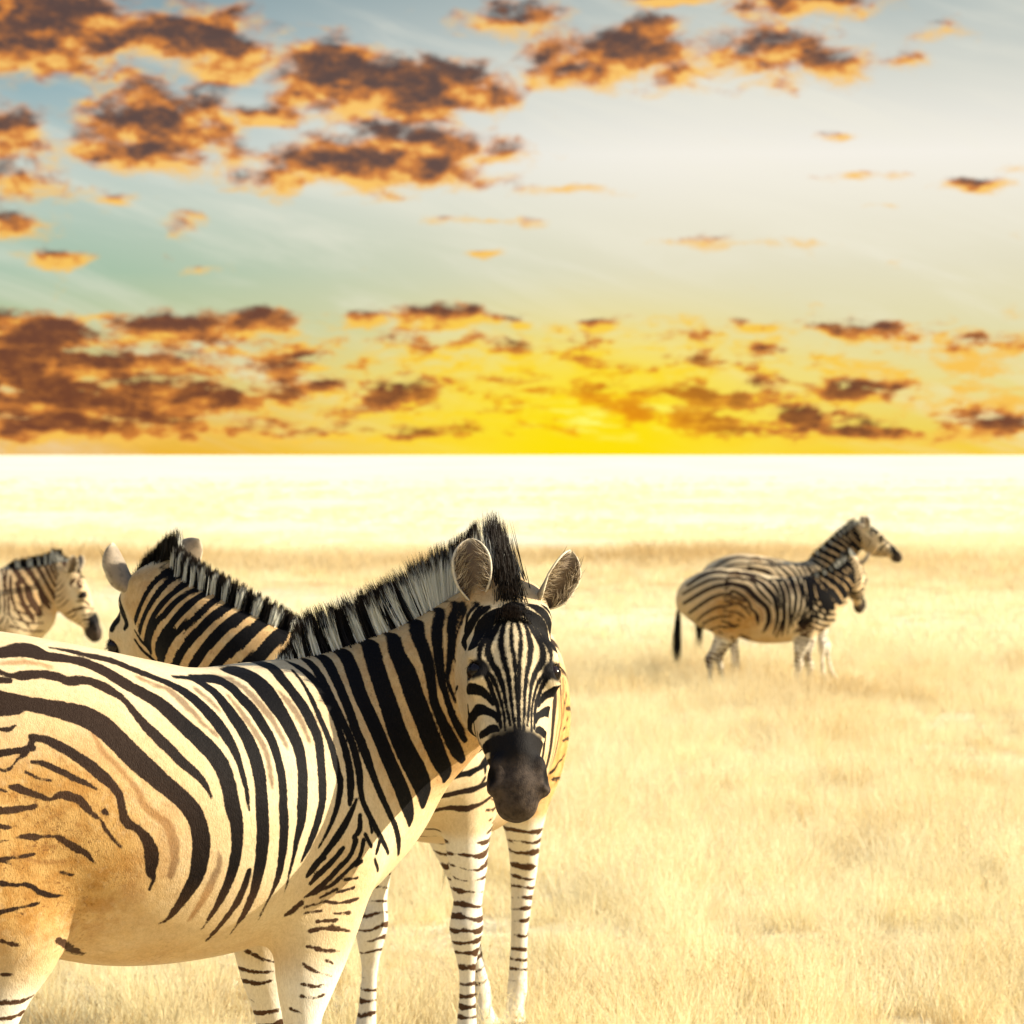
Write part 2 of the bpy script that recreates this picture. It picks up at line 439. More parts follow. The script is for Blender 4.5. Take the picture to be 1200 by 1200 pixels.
# ---------------------------------------------------------------- coat markings, metres in the body frame: (x forward, z up, width)
BODY_STRIPES = [
    [(-.2997,1.2854,.0211),(-.2493,1.2895,.0279),(-.2182,1.2855,.032),(-.1922,1.2767,.0218),(-.1463,1.269,.0173),(-.1113,1.2599,.0235),(-.0778,1.2425,.026),(-.0416,1.2165,.0272),(-.0027,1.192,.0287),(.0202,1.1746,.0335),(.053,1.1383,.0369),(.0791,1.1121,.0384),(.1058,1.0824,.0401),(.1255,1.0511,.0399),(.1343,1.0166,.0371),(.1403,.9734,.0366),(.1492,.9384,.0322),(.152,.8998,.0283),(.1498,.8558,.0267),(.1423,.8151,.0231),(.1315,.7757,.0194),(.1212,.7447,.0127),(.1112,.7149,.0081)],
    [(-.18,1.2929,.0042),(-.1308,1.2851,.0091),(-.087,1.2741,.0121),(-.0424,1.2631,.0152),(-.0036,1.2454,.0147),(.0367,1.2277,.0138),(.0645,1.2152,.0164),(.0969,1.1924,.024),(.1227,1.1613,.0279),(.1388,1.1355,.0294),(.1544,1.1027,.026),(.1658,1.0683,.0183),(.1725,1.0287,.0134),(.1768,.9993,.0111),(.1786,.9716,.0088),(.18,.9595,.0033)],
    [(-.3162,1.2493,.0126),(-.2959,1.2407,.01),(-.2741,1.2403,.0186),(-.2359,1.2428,.0175),(-.1965,1.237,.019),(-.1753,1.2282,.0203),(-.136,1.2289,.0167),(-.1075,1.2182,.0226),(-.0917,1.2095,.0232),(-.0673,1.1922,.0164),(-.0525,1.1683,.0183),(-.0327,1.1376,.0222),(-.0102,1.1117,.0259),(.0135,1.0873,.0256),(.0343,1.063,.023),(.0636,1.0381,.0187),(.084,1.0118,.0126),(.0938,.9891,.0063)],
    [(-.3309,1.2,.0288),(-.2893,1.1892,.0287),(-.2466,1.1799,.0326),(-.2034,1.1706,.0388),(-.1605,1.1579,.0443),(-.1248,1.1352,.0497),(-.0941,1.1025,.0493),(-.0655,1.0714,.0485),(-.0321,1.0399,.0438),(.0027,1.0098,.0393),(.0296,.9866,.0395),(.0515,.96,.0401),(.0629,.9337,.0409),(.0698,.8986,.0416),(.0693,.86,.0404),(.0657,.8301,.0353),(.0526,.7984,.0296),(.0378,.7664,.0213),(.0249,.7411,.0123),(.0065,.7309,.005)],
    [(-.2805,1.1209,.0148),(-.2533,1.1152,.0169),(-.2299,1.1046,.021),(-.2035,1.0889,.0211),(-.1753,1.0697,.023),(-.1471,1.0453,.0249),(-.1202,1.0192,.0192),(-.1068,.9984,.0154),(-.1037,.9745,.0173),(-.0947,.9486,.0203),(-.0673,.9304,.0183),(-.0481,.9055,.0242),(-.0369,.8772,.0328),(-.0352,.8473,.0232),(-.0272,.8292,.01),(-.0324,.8081,.0085)],
    [(-.2797,1.1142,.0107),(-.2962,1.0896,.0106),(-.3144,1.0784,.0053),(-.3275,1.0621,.0071),(-.3415,1.0575,.009),(-.3499,1.061,.0055)],
    [(-.2856,1.0727,.0055),(-.2634,1.0688,.0129),(-.2348,1.0563,.013),(-.2077,1.0421,.0148),(-.1786,1.0278,.0111),(-.1561,1.0152,.0056)],
    [(-.3311,1.0254,.0091),(-.3139,1.0216,.0181),(-.2952,1.0143,.0163),(-.2696,1.0051,.0145),(-.2491,.9978,.0073),(-.2352,1.0058,.0146),(-.2145,1.0035,.0182),(-.1919,.9944,.0201),(-.1745,.9768,.0183),(-.1568,.9609,.0109),(-.1479,.9555,.0073),(-.1386,.9381,.0091),(-.1216,.9151,.009),(-.1027,.8972,.0089)],
    [(-.141,.9707,.0147),(-.1322,.9635,.0073)],
    [(-.3528,.949,.009),(-.3352,.9449,.0091),(-.3177,.9476,.0056)],
    [(-.3521,.9169,.0038),(-.3224,.9241,.0037),(-.296,.9265,.0129),(-.2729,.9238,.0111),(-.238,.9242,.0073),(-.2145,.9097,.0142),(-.1893,.8967,.0142),(-.1691,.8838,.0122),(-.1532,.8658,.0052)],
    [(-.3482,.8352,.011),(-.3176,.8302,.0092),(-.2885,.8287,.009),(-.259,.8114,.0126),(-.231,.8026,.0094),(-.2061,.8027,.004)],
    [(-.3433,.7765,.0057),(-.3205,.777,.0037),(-.2941,.7702,.0037)],
    [(-.3346,.718,.0093),(-.3109,.7098,.0094),(-.2891,.705,.0038)],
    [(-.3221,.646,.0076),(-.2967,.6453,.0038)],
    [(-.3186,.5902,.0132),(-.2837,.59,.0102),(-.239,.5965,.0059)],
    [(-.3425,1.1373,.009),(-.3253,1.1369,.0105),(-.3102,1.1448,.0051)],
    [(-.3474,1.0926,.0071),(-.3301,1.0955,.0071)],
    [(-.2059,.7086,.011),(-.1606,.6868,.0162),(-.1095,.665,.0075)],
    [(.0819,1.2296,.0054),(.1244,1.225,.0092),(.1491,1.2125,.0184),(.1659,1.1953,.0237),(.1748,1.1731,.0273),(.1852,1.1441,.0306),(.1979,1.1131,.0317),(.2053,1.0838,.033),(.2112,1.0477,.0321),(.2117,.9978,.0292),(.211,.9632,.0313),(.2128,.9054,.0315),(.2122,.8612,.0298),(.2099,.8218,.026),(.2079,.7854,.0223),(.2008,.7487,.0159),(.1924,.7187,.0086),(.1879,.6955,.0046)],
    [(.1306,1.2297,.0061),(.1626,1.2237,.0154),(.1967,1.2194,.0216),(.2146,1.2056,.0262),(.225,1.1834,.027),(.2391,1.1576,.0282),(.2487,1.1283,.0273),(.2589,1.0989,.0244),(.2638,1.0644,.0214),(.2663,1.0247,.0211),(.2651,.9814,.021),(.2636,.9606,.0232),(.2653,.9166,.0235),(.2639,.8723,.0216),(.2622,.8256,.0174),(.2556,.7895,.0105),(.2458,.7528,.0055),(.2413,.7147,.0045)],
    [(.1869,.8359,.0116),(.1824,.8054,.0167),(.1734,.7693,.0176),(.1608,.7402,.016),(.1482,.7123,.0113),(.1363,.6855,.0061)],
    [(.2365,1.2366,.0094),(.2562,1.2332,.0247),(.2762,1.2247,.0378),(.2869,1.2041,.0455),(.2955,1.1749,.0433),(.3058,1.1437,.0349),(.3153,1.1124,.0321),(.3226,1.0793,.0295),(.3228,1.0429,.0269),(.3171,.9927,.0269),(.3121,.9579,.0269),(.3093,.9299,.0221),(.2994,.8951,.0173),(.2956,.8649,.0101),(.2902,.8291,.0077),(.2873,.7796,.0041)],
    [(.3269,1.2488,.0126),(.3429,1.2422,.0282),(.3443,1.2201,.0281),(.3514,1.1942,.0263),(.3627,1.1628,.0278),(.3711,1.1295,.0272),(.3779,1.0945,.0244),(.3742,1.0492,.0221),(.3702,.9898,.0229),(.3659,.9618,.0205),(.3558,.9323,.0205),(.3427,.9011,.0181),(.3292,.8716,.013),(.3167,.8454,.0053)],
    [(.3832,1.2331,.0087),(.387,1.209,.0079),(.3911,1.1742,.0125),(.3955,1.1375,.0148),(.403,1.1058,.0147),(.4099,1.0705,.017),(.4149,1.0351,.0171),(.4202,1.0012,.0172),(.4083,.9557,.0149),(.3871,.9125,.0101),(.3596,.8712,.0051)],
    [(.3947,1.2499,.0095),(.4084,1.2327,.0174),(.4194,1.2083,.0187),(.4253,1.175,.0177),(.432,1.1433,.0173),(.4377,1.1045,.0171),(.443,1.0691,.0195),(.4475,1.0247,.0196),(.4466,.9893,.0197),(.4427,.9592,.0123)],
    [(.4614,.9671,.0072),(.4375,.9291,.0168),(.4087,.8914,.0194),(.3751,.8557,.0149),(.3545,.8281,.0127),(.3396,.8126,.0078)],
    [(.4368,1.2511,.019),(.437,1.2166,.0212),(.44,1.1746,.0203),(.4491,1.1358,.0199),(.4588,1.1003,.0198),(.4669,1.0646,.0197),(.4725,1.0236,.0198),(.4754,.9699,.0149),(.5008,.9236,.015),(.5312,.8833,.0135),(.5669,.8446,.0094)],
    [(.4783,1.2575,.0267),(.4724,1.2264,.0268),(.4714,1.1914,.0257),(.4754,1.142,.0252),(.4819,1.1029,.0251),(.4942,1.0635,.0251),(.5073,1.0219,.0201),(.5263,.9796,.0179),(.552,.9382,.0161),(.5778,.9032,.0148),(.5983,.8696,.0158),(.6133,.8374,.0095)],
    [(.5255,1.2695,.0271),(.5192,1.2309,.0323),(.5158,1.1832,.0376),(.5248,1.1404,.0384),(.5373,1.1008,.0386),(.5527,1.0555,.0389),(.5754,1.0093,.0393),(.6016,.9622,.0408),(.6228,.9238,.03),(.6277,.9028,.0127)],
    [(.5794,1.2895,.025),(.5685,1.2486,.0328),(.5703,1.1983,.0376),(.5774,1.1497,.0427),(.5883,1.099,.0476),(.6065,1.0586,.0507),(.6337,1.0155,.0518),(.6571,.9773,.0454),(.6641,.9431,.019)],
    [(.6221,1.3044,.0186),(.6133,1.2704,.0286),(.6208,1.2308,.0365),(.6293,1.1818,.0387),(.6462,1.1307,.0398),(.6643,1.0863,.0411),(.6898,1.0411,.0389),(.7158,1.0099,.0294),(.7177,.9926,.0128)],
    [(.6731,1.3372,.0136),(.6589,1.3049,.0232),(.6617,1.258,.0225),(.6643,1.2145,.0193),(.6686,1.1652,.0184),(.6853,1.1247,.0227),(.7029,1.093,.0269),(.7272,1.0588,.0278),(.7507,1.0369,.0166)],
    [(.7132,1.3649,.0077),(.6898,1.3144,.0162),(.6835,1.2654,.0174),(.6834,1.2145,.0155),(.6906,1.1816,.0124),(.7055,1.1374,.0138),(.7236,1.1057,.0153),(.7425,1.0809,.0115)],
    [(.7336,1.3783,.0063),(.7133,1.3311,.0113),(.7051,1.282,.0111),(.6962,1.2309,.0086),(.6954,1.2054,.0064),(.7086,1.1652,.0053)],
    [(.3781,.8501,.0117),(.3572,.8388,.015),(.3388,.8164,.0078)],
    [(.7359,1.3805,.0038),(.7208,1.3261,.0042),(.7108,1.2716,.0035),(.707,1.2077,.0035),(.7193,1.1378,.0028)],
    [(.4935,.933,.0103),(.5039,.8962,.008)],
    [(.4244,.8344,.0096),(.3936,.8035,.0096),(.3671,.785,.0072)],
    [(.4519,.8272,.0098),(.4278,.8069,.0072)],
    [(.529,.8761,.0123),(.5211,.8493,.0094)],
    [(.4207,.7798,.0068),(.3814,.7638,.0068)],
    [(.4653,.7804,.0067),(.4218,.7724,.0065)],
    [(.3829,.7123,.0061),(.4286,.7134,.0061)],
    [(-.352,1.0211,.0073),(-.3383,1.0156,.0054)],
    [(-.3528,.9826,.0072),(-.3424,.9789,.0054)],
    [(-.3507,.8779,.0054),(-.3291,.8735,.0055)],
    [(-.2989,1.053,.0073),(-.2738,1.0406,.0073),(-.2482,1.0348,.0055)],
    [(-.2223,.851,.0073),(-.1944,.8427,.0055)],
    [(.4259,.8669,.0119),(.3974,.838,.0145),(.3679,.8143,.0148),(.3518,.797,.0101)],
    [(.459,.8811,.0151),(.4452,.8495,.0124),(.4149,.8205,.0121),(.3864,.7948,.0144),(.3623,.7779,.012),(.3442,.7661,.0073)],
    [(.4802,.8798,.0131),(.471,.8441,.0104),(.4356,.8137,.0097),(.4082,.7916,.0095),(.3887,.7818,.007)],
    [(.388,.7855,.0117),(.3634,.7723,.0094)],
    [(.3386,.7552,.0147),(.3227,.7393,.015),(.3094,.7306,.0102)],
    [(.3931,.754,.0064),(.3488,.7453,.0066)],
    [(.3896,.7358,.0062),(.3534,.7321,.0064)],
    [(.4697,.9326,.0126),(.4674,.9041,.0152),(.4541,.8887,.0122)],
    [(.5033,.8654,.0101),(.4844,.8922,.0097)],
    [(.5175,.8368,.0085),(.5357,.8108,.0094)],
    [(.479,.8362,.0097),(.4633,.8282,.0095)],
    [(.4376,.7989,.0083),(.4717,.8001,.0063)],
    [(.3669,.6927,.0082),(.4099,.6962,.0121),(.4674,.6862,.006)],
    [(.3668,.6597,.0058),(.4069,.6487,.0098),(.4518,.6451,.0041)],
    [(.3603,.6217,.0075),(.3896,.6043,.0076),(.4266,.5923,.0038)],
    [(.4083,.6286,.0057),(.4334,.6174,.0058)],
    [(.3583,.5802,.0077),(.3832,.5738,.0079),(.4167,.5749,.0042)],
    [(.3579,.5547,.0078),(.3848,.5482,.006),(.4145,.5549,.0047)],
    [(.3441,.5268,.0057),(.369,.5124,.0076),(.3889,.5021,.0038)],
    [(.4206,.7286,.006),(.4608,.7256,.0081)],
    [(.3887,.7561,.0059),(.4332,.7497,.0081),(.4817,.755,.0068)],
]
SHADOW_STRIPES = [
    [(-.0103,1.2323,.0078),(.0217,1.2164,.0074),(.0512,1.2055,.0128),(.0713,1.1815,.0174),(.0899,1.159,.0144),(.1037,1.1366,.0093),(.1298,1.1104,.0067)],
    [(.1223,1.2034,.0113),(.1433,1.1792,.0105),(.1544,1.1603,.0076)],
    [(.195,1.1893,.0055),(.2081,1.1552,.0128),(.2172,1.1294,.0147),(.2315,1.0999,.0142),(.238,1.0723,.0138),(.2402,1.0345,.0112),(.2396,1.0034,.0067)],
    [(.1122,.8755,.0062),(.1147,.8524,.0128),(.1055,.8226,.0176),(.096,.7924,.0182),(.0841,.7638,.014),(.0737,.7364,.0073)],
    [(.2007,1.2275,.006),(.2311,1.217,.0114),(.2506,1.1913,.0155),(.2666,1.1585,.0173),(.2793,1.1308,.0145),(.2867,1.1048,.0119),(.2943,1.0804,.0071)],
    [(.321,1.1949,.0077),(.3314,1.1723,.0149),(.3436,1.1425,.017),(.3493,1.1164,.012),(.3533,1.0936,.0072)],
    [(-.2484,.9588,.0055),(-.2316,.9702,.0055)],
    [(-.3006,.9808,.0053),(-.2833,.9768,.0035)],
    [(-.1964,.9469,.007),(-.191,.9433,.0052)],
    [(-.3249,.8937,.0052),(-.2698,.8741,.0053),(-.2427,.8728,.0073),(-.2159,.8716,.0055)],
    [(-.263,.9046,.009),(-.2365,.9035,.0055)],
    [(-.0368,.9601,.0109),(-.0091,.9419,.0185),(.0069,.9067,.023),(.0132,.8715,.0199),(.0083,.8365,.0163)],
    [(-.1551,1.1411,.0061),(-.1367,1.0904,.0118),(-.1126,1.0645,.0096),(-.0716,1.0125,.0114),(-.0548,.9779,.0149),(-.0184,.9509,.0145)],
    [(-.3103,1.2641,.0055),(-.2535,1.2664,.0079),(-.2004,1.257,.0063)],
]
HEAD_STRIPES = [
    [(.0017,.0773,.0051),(.0051,.1095,.0048),(.0061,.1442,.0057),(.0039,.1772,.006),(.0024,.2087,.0059),(.002,.2552,.0063),(.0003,.3175,.0059),(.0016,.3641,.0049)],
    [(.0104,.0769,.0059),(.0156,.1077,.007),(.0188,.1464,.0088),(.0168,.1859,.0078),(.0126,.2241,.007),(.0105,.2686,.0064),(.0092,.3064,.0055),(.0061,.3641,.0046)],
    [(.0183,.0848,.0091),(.0281,.1152,.0115),(.035,.1529,.0085),(.0344,.1848,.01),(.0261,.2143,.009),(.0207,.2497,.0077),(.0176,.2934,.0058),(.0132,.3478,.0046)],
    [(.0133,.065,.0086),(.0288,.0886,.0101),(.041,.1353,.0104),(.0458,.1759,.0056),(.0416,.2078,.0077),(.0335,.232,.0073),(.0283,.2622,.0063),(.0226,.3123,.0052),(.0219,.357,.0042)],
    [(.0107,.0515,.0154),(.0302,.0691,.0197),(.049,.0997,.0255),(.056,.1432,.0208)],
    [(.0067,.0282,.0149),(.0269,.0357,.0165),(.0431,.0575,.0138),(.0687,.0788,.0225),(.0913,.0967,.0184),(.0865,.1202,.0105)],
    [(.0164,.0176,.0083),(.0403,.0401,.0083),(.0575,.0624,.008),(.0742,.0686,.0079)],
    [(.0423,.2179,.0072),(.0396,.24,.0083),(.0378,.2638,.0095),(.0313,.3015,.0087),(.0293,.3468,.0063)],
    [(.0402,.285,.0072),(.0507,.2583,.0146),(.0634,.2447,.0196),(.0987,.2222,.0197)],
    [(.0331,.3282,.0085),(.0388,.311,.0136),(.0568,.2942,.019),(.0797,.2836,.0281),(.1422,.2724,.0235),(.2055,.2713,.0158),(.2354,.2707,.004),(.2514,.2663,.008)],
    [(.035,.3503,.0081),(.0474,.3413,.02),(.0689,.3431,.0167),(.1099,.3323,.013)],
    [(.0393,.373,.0234),(.0644,.3742,.0278),(.1144,.3647,.0208)],
    [(.0386,.4309,.0155),(.0732,.4101,.0181),(.1256,.391,.0104)],
]
# ---------------------------------------------------------------- zebra anatomy (body frame: x forward, y left, z up)
TRUNK = [(-.74, 1.17, 1.00, .05), (-.68, 1.22, .88, .13), (-.60, 1.27, .82, .18), (-.48, 1.32, .75, .24), (-.33, 1.332, .70, .27), (-.15, 1.303, .665, .295),
         (.02, 1.268, .622, .305), (.20, 1.235, .628, .29), (.34, 1.238, .665, .25), (.48, 1.225, .71, .21), (.60, 1.13, .80, .145), (.64, 1.08, .87, .08)]
HEAD = [(-.055, -.012, -.09, .045), (-.02, .022, -.115, .062), (.03, .052, -.14, .074), (.09, .066, -.16, .083), (.15, .070, -.172, .086), (.20, .063, -.178, .082),
        (.26, .050, -.158, .068), (.32, .042, -.120, .059), (.38, .036, -.092, .048), (.43, .033, -.080, .042), (.475, .024, -.074, .040), (.508, .008, -.064, .037)]
HEAD_FC, HEAD_R = -.055, .085

def head_frame(O, A, F):
    A = norm(np.array(A, float)); F = np.array(F, float); F = norm(F - A * (F @ A)); L = np.cross(F, A)
    return np.array(O, float), L, F, A

def leg_rows(x, y, s, foot=0.0, hind=False, lift=0.0, side=0.0):
    """joint table of one leg; s=+1 left, -1 right; foot = how far the hoof stands forward of the plumb line"""
    if not hind:
        J = [(.36, .105, 1.02, .13, .07), (.41, .135, .88, .145, .085), (.41, .135, .76, .122, .075), (.405, .13, .66, .092, .060), (.39, .13, .57, .064, .050),
             (.383, .128, .49, .040, .040), (.396, .126, .42, .046, .047), (.394, .126, .375, .038, .039), (.382, .126, .29, .022, .024), (.38, .126, .17, .024, .027),
             (.385, .126, .125, .032, .031), (.405, .126, .08, .026, .028), (.425, .126, .045, .038, .036), (.435, .126, .012, .046, .044)]
        piv = .80
    else:
        J = [(-.46, .11, 1.08, .20, .10), (-.42, .135, .95, .205, .125), (-.34, .15, .83, .165, .110), (-.325, .148, .72, .112, .080), (-.375, .142, .62, .066, .056),
             (-.425, .135, .53, .044, .044), (-.452, .13, .48, .046, .040), (-.445, .128, .42, .036, .034), (-.430, .127, .31, .026, .027), (-.425, .127, .19, .026, .028),
             (-.420, .127, .135, .033, .031), (-.400, .127, .09, .027, .028), (-.380, .127, .045, .038, .036), (-.370, .127, .012, .045, .043)]
        piv = .90
    out = []
    for a in J:
        q = max(0.0, (piv - a[2]) / piv)
        out.append((a[0] + x + foot * q, (a[1] + y * q) * s + side * q ** 1.3, a[2] + lift * q, a[3], a[4]))
    return out

def zebra_tubes(pose):
    T = []
    hf = head_frame(*pose['head'])
    O, L, F, A = hf
    H = lambda l, f, a: O + 1.18 * l * L + f * F + .91 * a * A
    trunk = Tube([(x, 0, (t + b) / 2, (t - b) / 2, w) for x, t, b, w in TRUNK], sub=8, k=.02, name='trunk')
    T.append(trunk)
    for s in (1, -1):
        sd = pose.get('side', (0, 0, 0, 0))
        fr = leg_rows(0, 0, s, pose['feet'][0 if s > 0 else 1], side=sd[0 if s > 0 else 1])
        hd = leg_rows(0, 0, s, pose['feet'][2 if s > 0 else 3], hind=True, side=sd[2 if s > 0 else 3])
        T.append(Tube(fr, L=(0, 1, 0), sub=5, k=.045, name='front_l' if s > 0 else 'front_r'))
        T.append(Tube(hd, L=(0, 1, 0), sub=5, k=.05, name='hind_l' if s > 0 else 'hind_r'))
    neck = Tube(pose['neck'], sub=10, k=.06, name='neck'); T.append(neck)
    head = Tube([(*H(0, (f1 + f0) / 2, a), (f1 - f0) / 2, 1.18 * w) for a, f1, f0, w in HEAD], L=L, sub=5, k=.035, name='head'); T.append(head)
    def blob(p, q, r1, r2, k=.02, op='add'):
        T.append(Tube([(*H(*p), *r1), (*H(*q), *r2)], L=L, k=k, op=op, name='headbit'))
    for s in (1, -1):
        blob((.060 * s, .030, .15), (.068 * s, .028, .215), (.026, .026), (.024, .024), .03)        # brow over the eye
        blob((.050 * s, .020, .05), (.045 * s, .0, -.02), (.03, .03), (.025, .025), .03)              # ear base
        blob((.045 * s, -.095, .15), (.042 * s, -.10, .24), (.062, .034), (.050, .026), .03)          # jaw muscle
        blob((.058 * s, .000, .22), (.044 * s, -.01, .33), (.014, .016), (.010, .012), .03)           # facial crest
        blob((.036 * s, .012, .425), (.043 * s, -.006, .480), (.016, .016), (.026, .021), .012)       # nostril wing
        blob((.077 * s, .030, .198), (.077 * s, .028, .202), (.020, .018), (.020, .018), .010, 'sub') # eye socket
        blob((.042 * s, .044, .440), (.058 * s, .012, .474), (.010, .008), (.019, .012), .005, 'sub') # nostril
    blob((0, -.055, .47), (0, -.045, .515), (.034, .044), (.026, .036), .02)                           # lower lip and chin
    blob((0, .0, .48), (0, -.012, .515), (.026, .040), (.024, .036), .02)                              # upper lip
    blob((-.06, -.036, .505), (.06, -.036, .505), (.0045, .0045), (.0045, .0045), .006, 'sub')         # mouth line
    blob((0, .040, .12), (0, .028, .40), (.016, .028), (.012, .018), .03)                              # nasal bone
    return T, trunk, neck, head, hf

MAIN_YAW = math.radians(30)
def w2l(v):        # world direction -> body frame of the nearest zebra
    c, s = math.cos(MAIN_YAW), math.sin(MAIN_YAW)
    return (v[0] * c + v[1] * s, -v[0] * s + v[1] * c, v[2])
POSE_MAIN = dict(
    neck=[(.30, 0, .98, .25, .20), (.46, 0, 1.02, .235, .175), (.59, -.02, 1.085, .205, .140), (.73, -.10, 1.195, .160, .105), (.80, -.165, 1.29, .125, .088), (.817, -.215, 1.355, .095, .080)],
    head=((.822, -.235, 1.375), w2l((.055, -.50, -.86)), w2l((.17, -.95, .0))),
    feet=(0.13, 0.0, .08, .27))
# ---------------------------------------------------------------- coat: stripe fields in the canonical side view
RUMP = [[(-.30, 1.285, .020), (-.42, 1.30, .024), (-.55, 1.265, .024), (-.70, 1.17, .018)], [(-.30, 1.232, .012), (-.45, 1.23, .016), (-.58, 1.18, .018), (-.74, 1.09, .014)],
        [(-.30, 1.178, .026), (-.42, 1.165, .026), (-.55, 1.11, .026), (-.73, 1.00, .020)], [(-.28, 1.10, .012), (-.42, 1.075, .018), (-.54, 1.01, .022), (-.68, .91, .016)],
        [(-.28, .985, .012), (-.42, .965, .016), (-.52, .90, .016), (-.60, .83, .01)], [(-.28, .89, .009), (-.40, .87, .013), (-.52, .80, .012), (-.58, .74, .008)],
        [(-.26, .79, .006), (-.36, .77, .011), (-.46, .71, .012), (-.52, .66, .008)]]
CHEEK = [[(.126, a, .006), (.155, a + .022, .012), (.20, a + .028, .013), (.245, a + .005, .009), (.267, a - .015, .006)] for a in (-.10, -.06, -.02, .02, .06, .10, .245, .28, .315, .345)]
CHEEK += [[(.130, .13, .007), (.17, .155, .011), (.21, .165, .012), (.255, .14, .009)], [(.145, .185, .006), (.18, .20, .011), (.22, .205, .011), (.26, .18, .008)]]

def raster(lines, x0, x1, z0, z1, cell, clip=.04):
    X, Z = np.meshgrid(np.arange(x0, x1, cell), np.arange(z0, z1, cell), indexing='ij')
    D = np.full(X.shape, clip, np.float32)
    for ln in lines:
        P = catmull(np.array(ln), 4) if len(ln) > 2 else np.array(ln, float)
        for p, q in zip(P[:-1], P[1:]):
            r = clip + max(p[2], q[2]) / 2
            i0 = max(int((min(p[0], q[0]) - r - x0) / cell), 0); i1 = min(int((max(p[0], q[0]) + r - x0) / cell) + 2, X.shape[0])
            j0 = max(int((min(p[1], q[1]) - r - z0) / cell), 0); j1 = min(int((max(p[1], q[1]) + r - z0) / cell) + 2, X.shape[1])
            if i1 <= i0 or j1 <= j0: continue
            x, z = X[i0:i1, j0:j1], Z[i0:i1, j0:j1]
            dx, dz = q[0] - p[0], q[1] - p[1]
            t = np.clip(((x - p[0]) * dx + (z - p[1]) * dz) / (dx * dx + dz * dz + 1e-12), 0, 1)
            d = np.hypot(x - p[0] - t * dx, z - p[1] - t * dz) - (p[2] + t * (q[2] - p[2])) / 2
            V = D[i0:i1, j0:j1]; np.minimum(V, d, out=V)
    def f(u, v):
        fu = np.clip((u - x0) / cell, 0, X.shape[0] - 1.001); fv = np.clip((v - z0) / cell, 0, X.shape[1] - 1.001)
        i, j = fu.astype(int), fv.astype(int); a, b = fu - i, fv - j
        return D[i, j] * (1 - a) * (1 - b) + D[i + 1, j] * a * (1 - b) + D[i, j + 1] * (1 - a) * b + D[i + 1, j + 1] * a * b
    return f
F_BODY = raster(BODY_STRIPES + RUMP, -.80, 1.00, .40, 1.60, .0025)
CHEST = [[(.455, z + .025, .006), (.53, z - .005, .015), (.60, z - .03, .017), (.68, z - .03, .015)] for z in (1.04, .985, .93, .875, .82, .77)]
F_BODY2 = raster(BODY_STRIPES + RUMP + CHEST, -.80, 1.00, .40, 1.60, .0025)
F_SHADOW = raster(SHADOW_STRIPES, -.80, 1.00, .40, 1.60, .004)
F_HEAD = raster(HEAD_STRIPES + CHEEK + [[(0, -.10, .05), (0, .0, .046), (0, .045, .034), (0, .085, .012)], [(.022, .018, .008), (.05, .034, .011), (.085, .075, .008)], [(.03, -.01, .008), (.06, .004, .009), (.095, .05, .007)]], -.02, .29, -.10, .60, .0015)

def wob(P, f, s=0.0):     # cheap smooth pseudo-noise -1..1
    x, y, z = (P * f).T
    return (np.sin(x + 1.7 * np.sin(y * 1.3 + s) + s) + np.sin(y * 1.1 + 1.9 * np.sin(z * .9 + 2 * s) + 2.1) + np.sin(z * 1.2 + 1.6 * np.sin(x * 1.2 - s) + .7)) / 3

def sm(x, a, b):
    t = np.clip((x - a) / (b - a), 0, 1); return t * t * (3 - 2 * t)

CANON = None
def neck_bars(neck, tn, nn, P):
    s = tn * neck.len.sum()
    per = .068 - .014 * sm(tn, .6, 1.0)
    ph = s / per + 1.2 * nn + 9 * nn * nn + .10 * wob(P, 9, 2.)
    f = np.abs((ph % 1.0) - .5)
    return (.325 + .04 * wob(P, 7, 5.) + .08 * sm(nn, -.02, -.2) - f) * per * -1.0

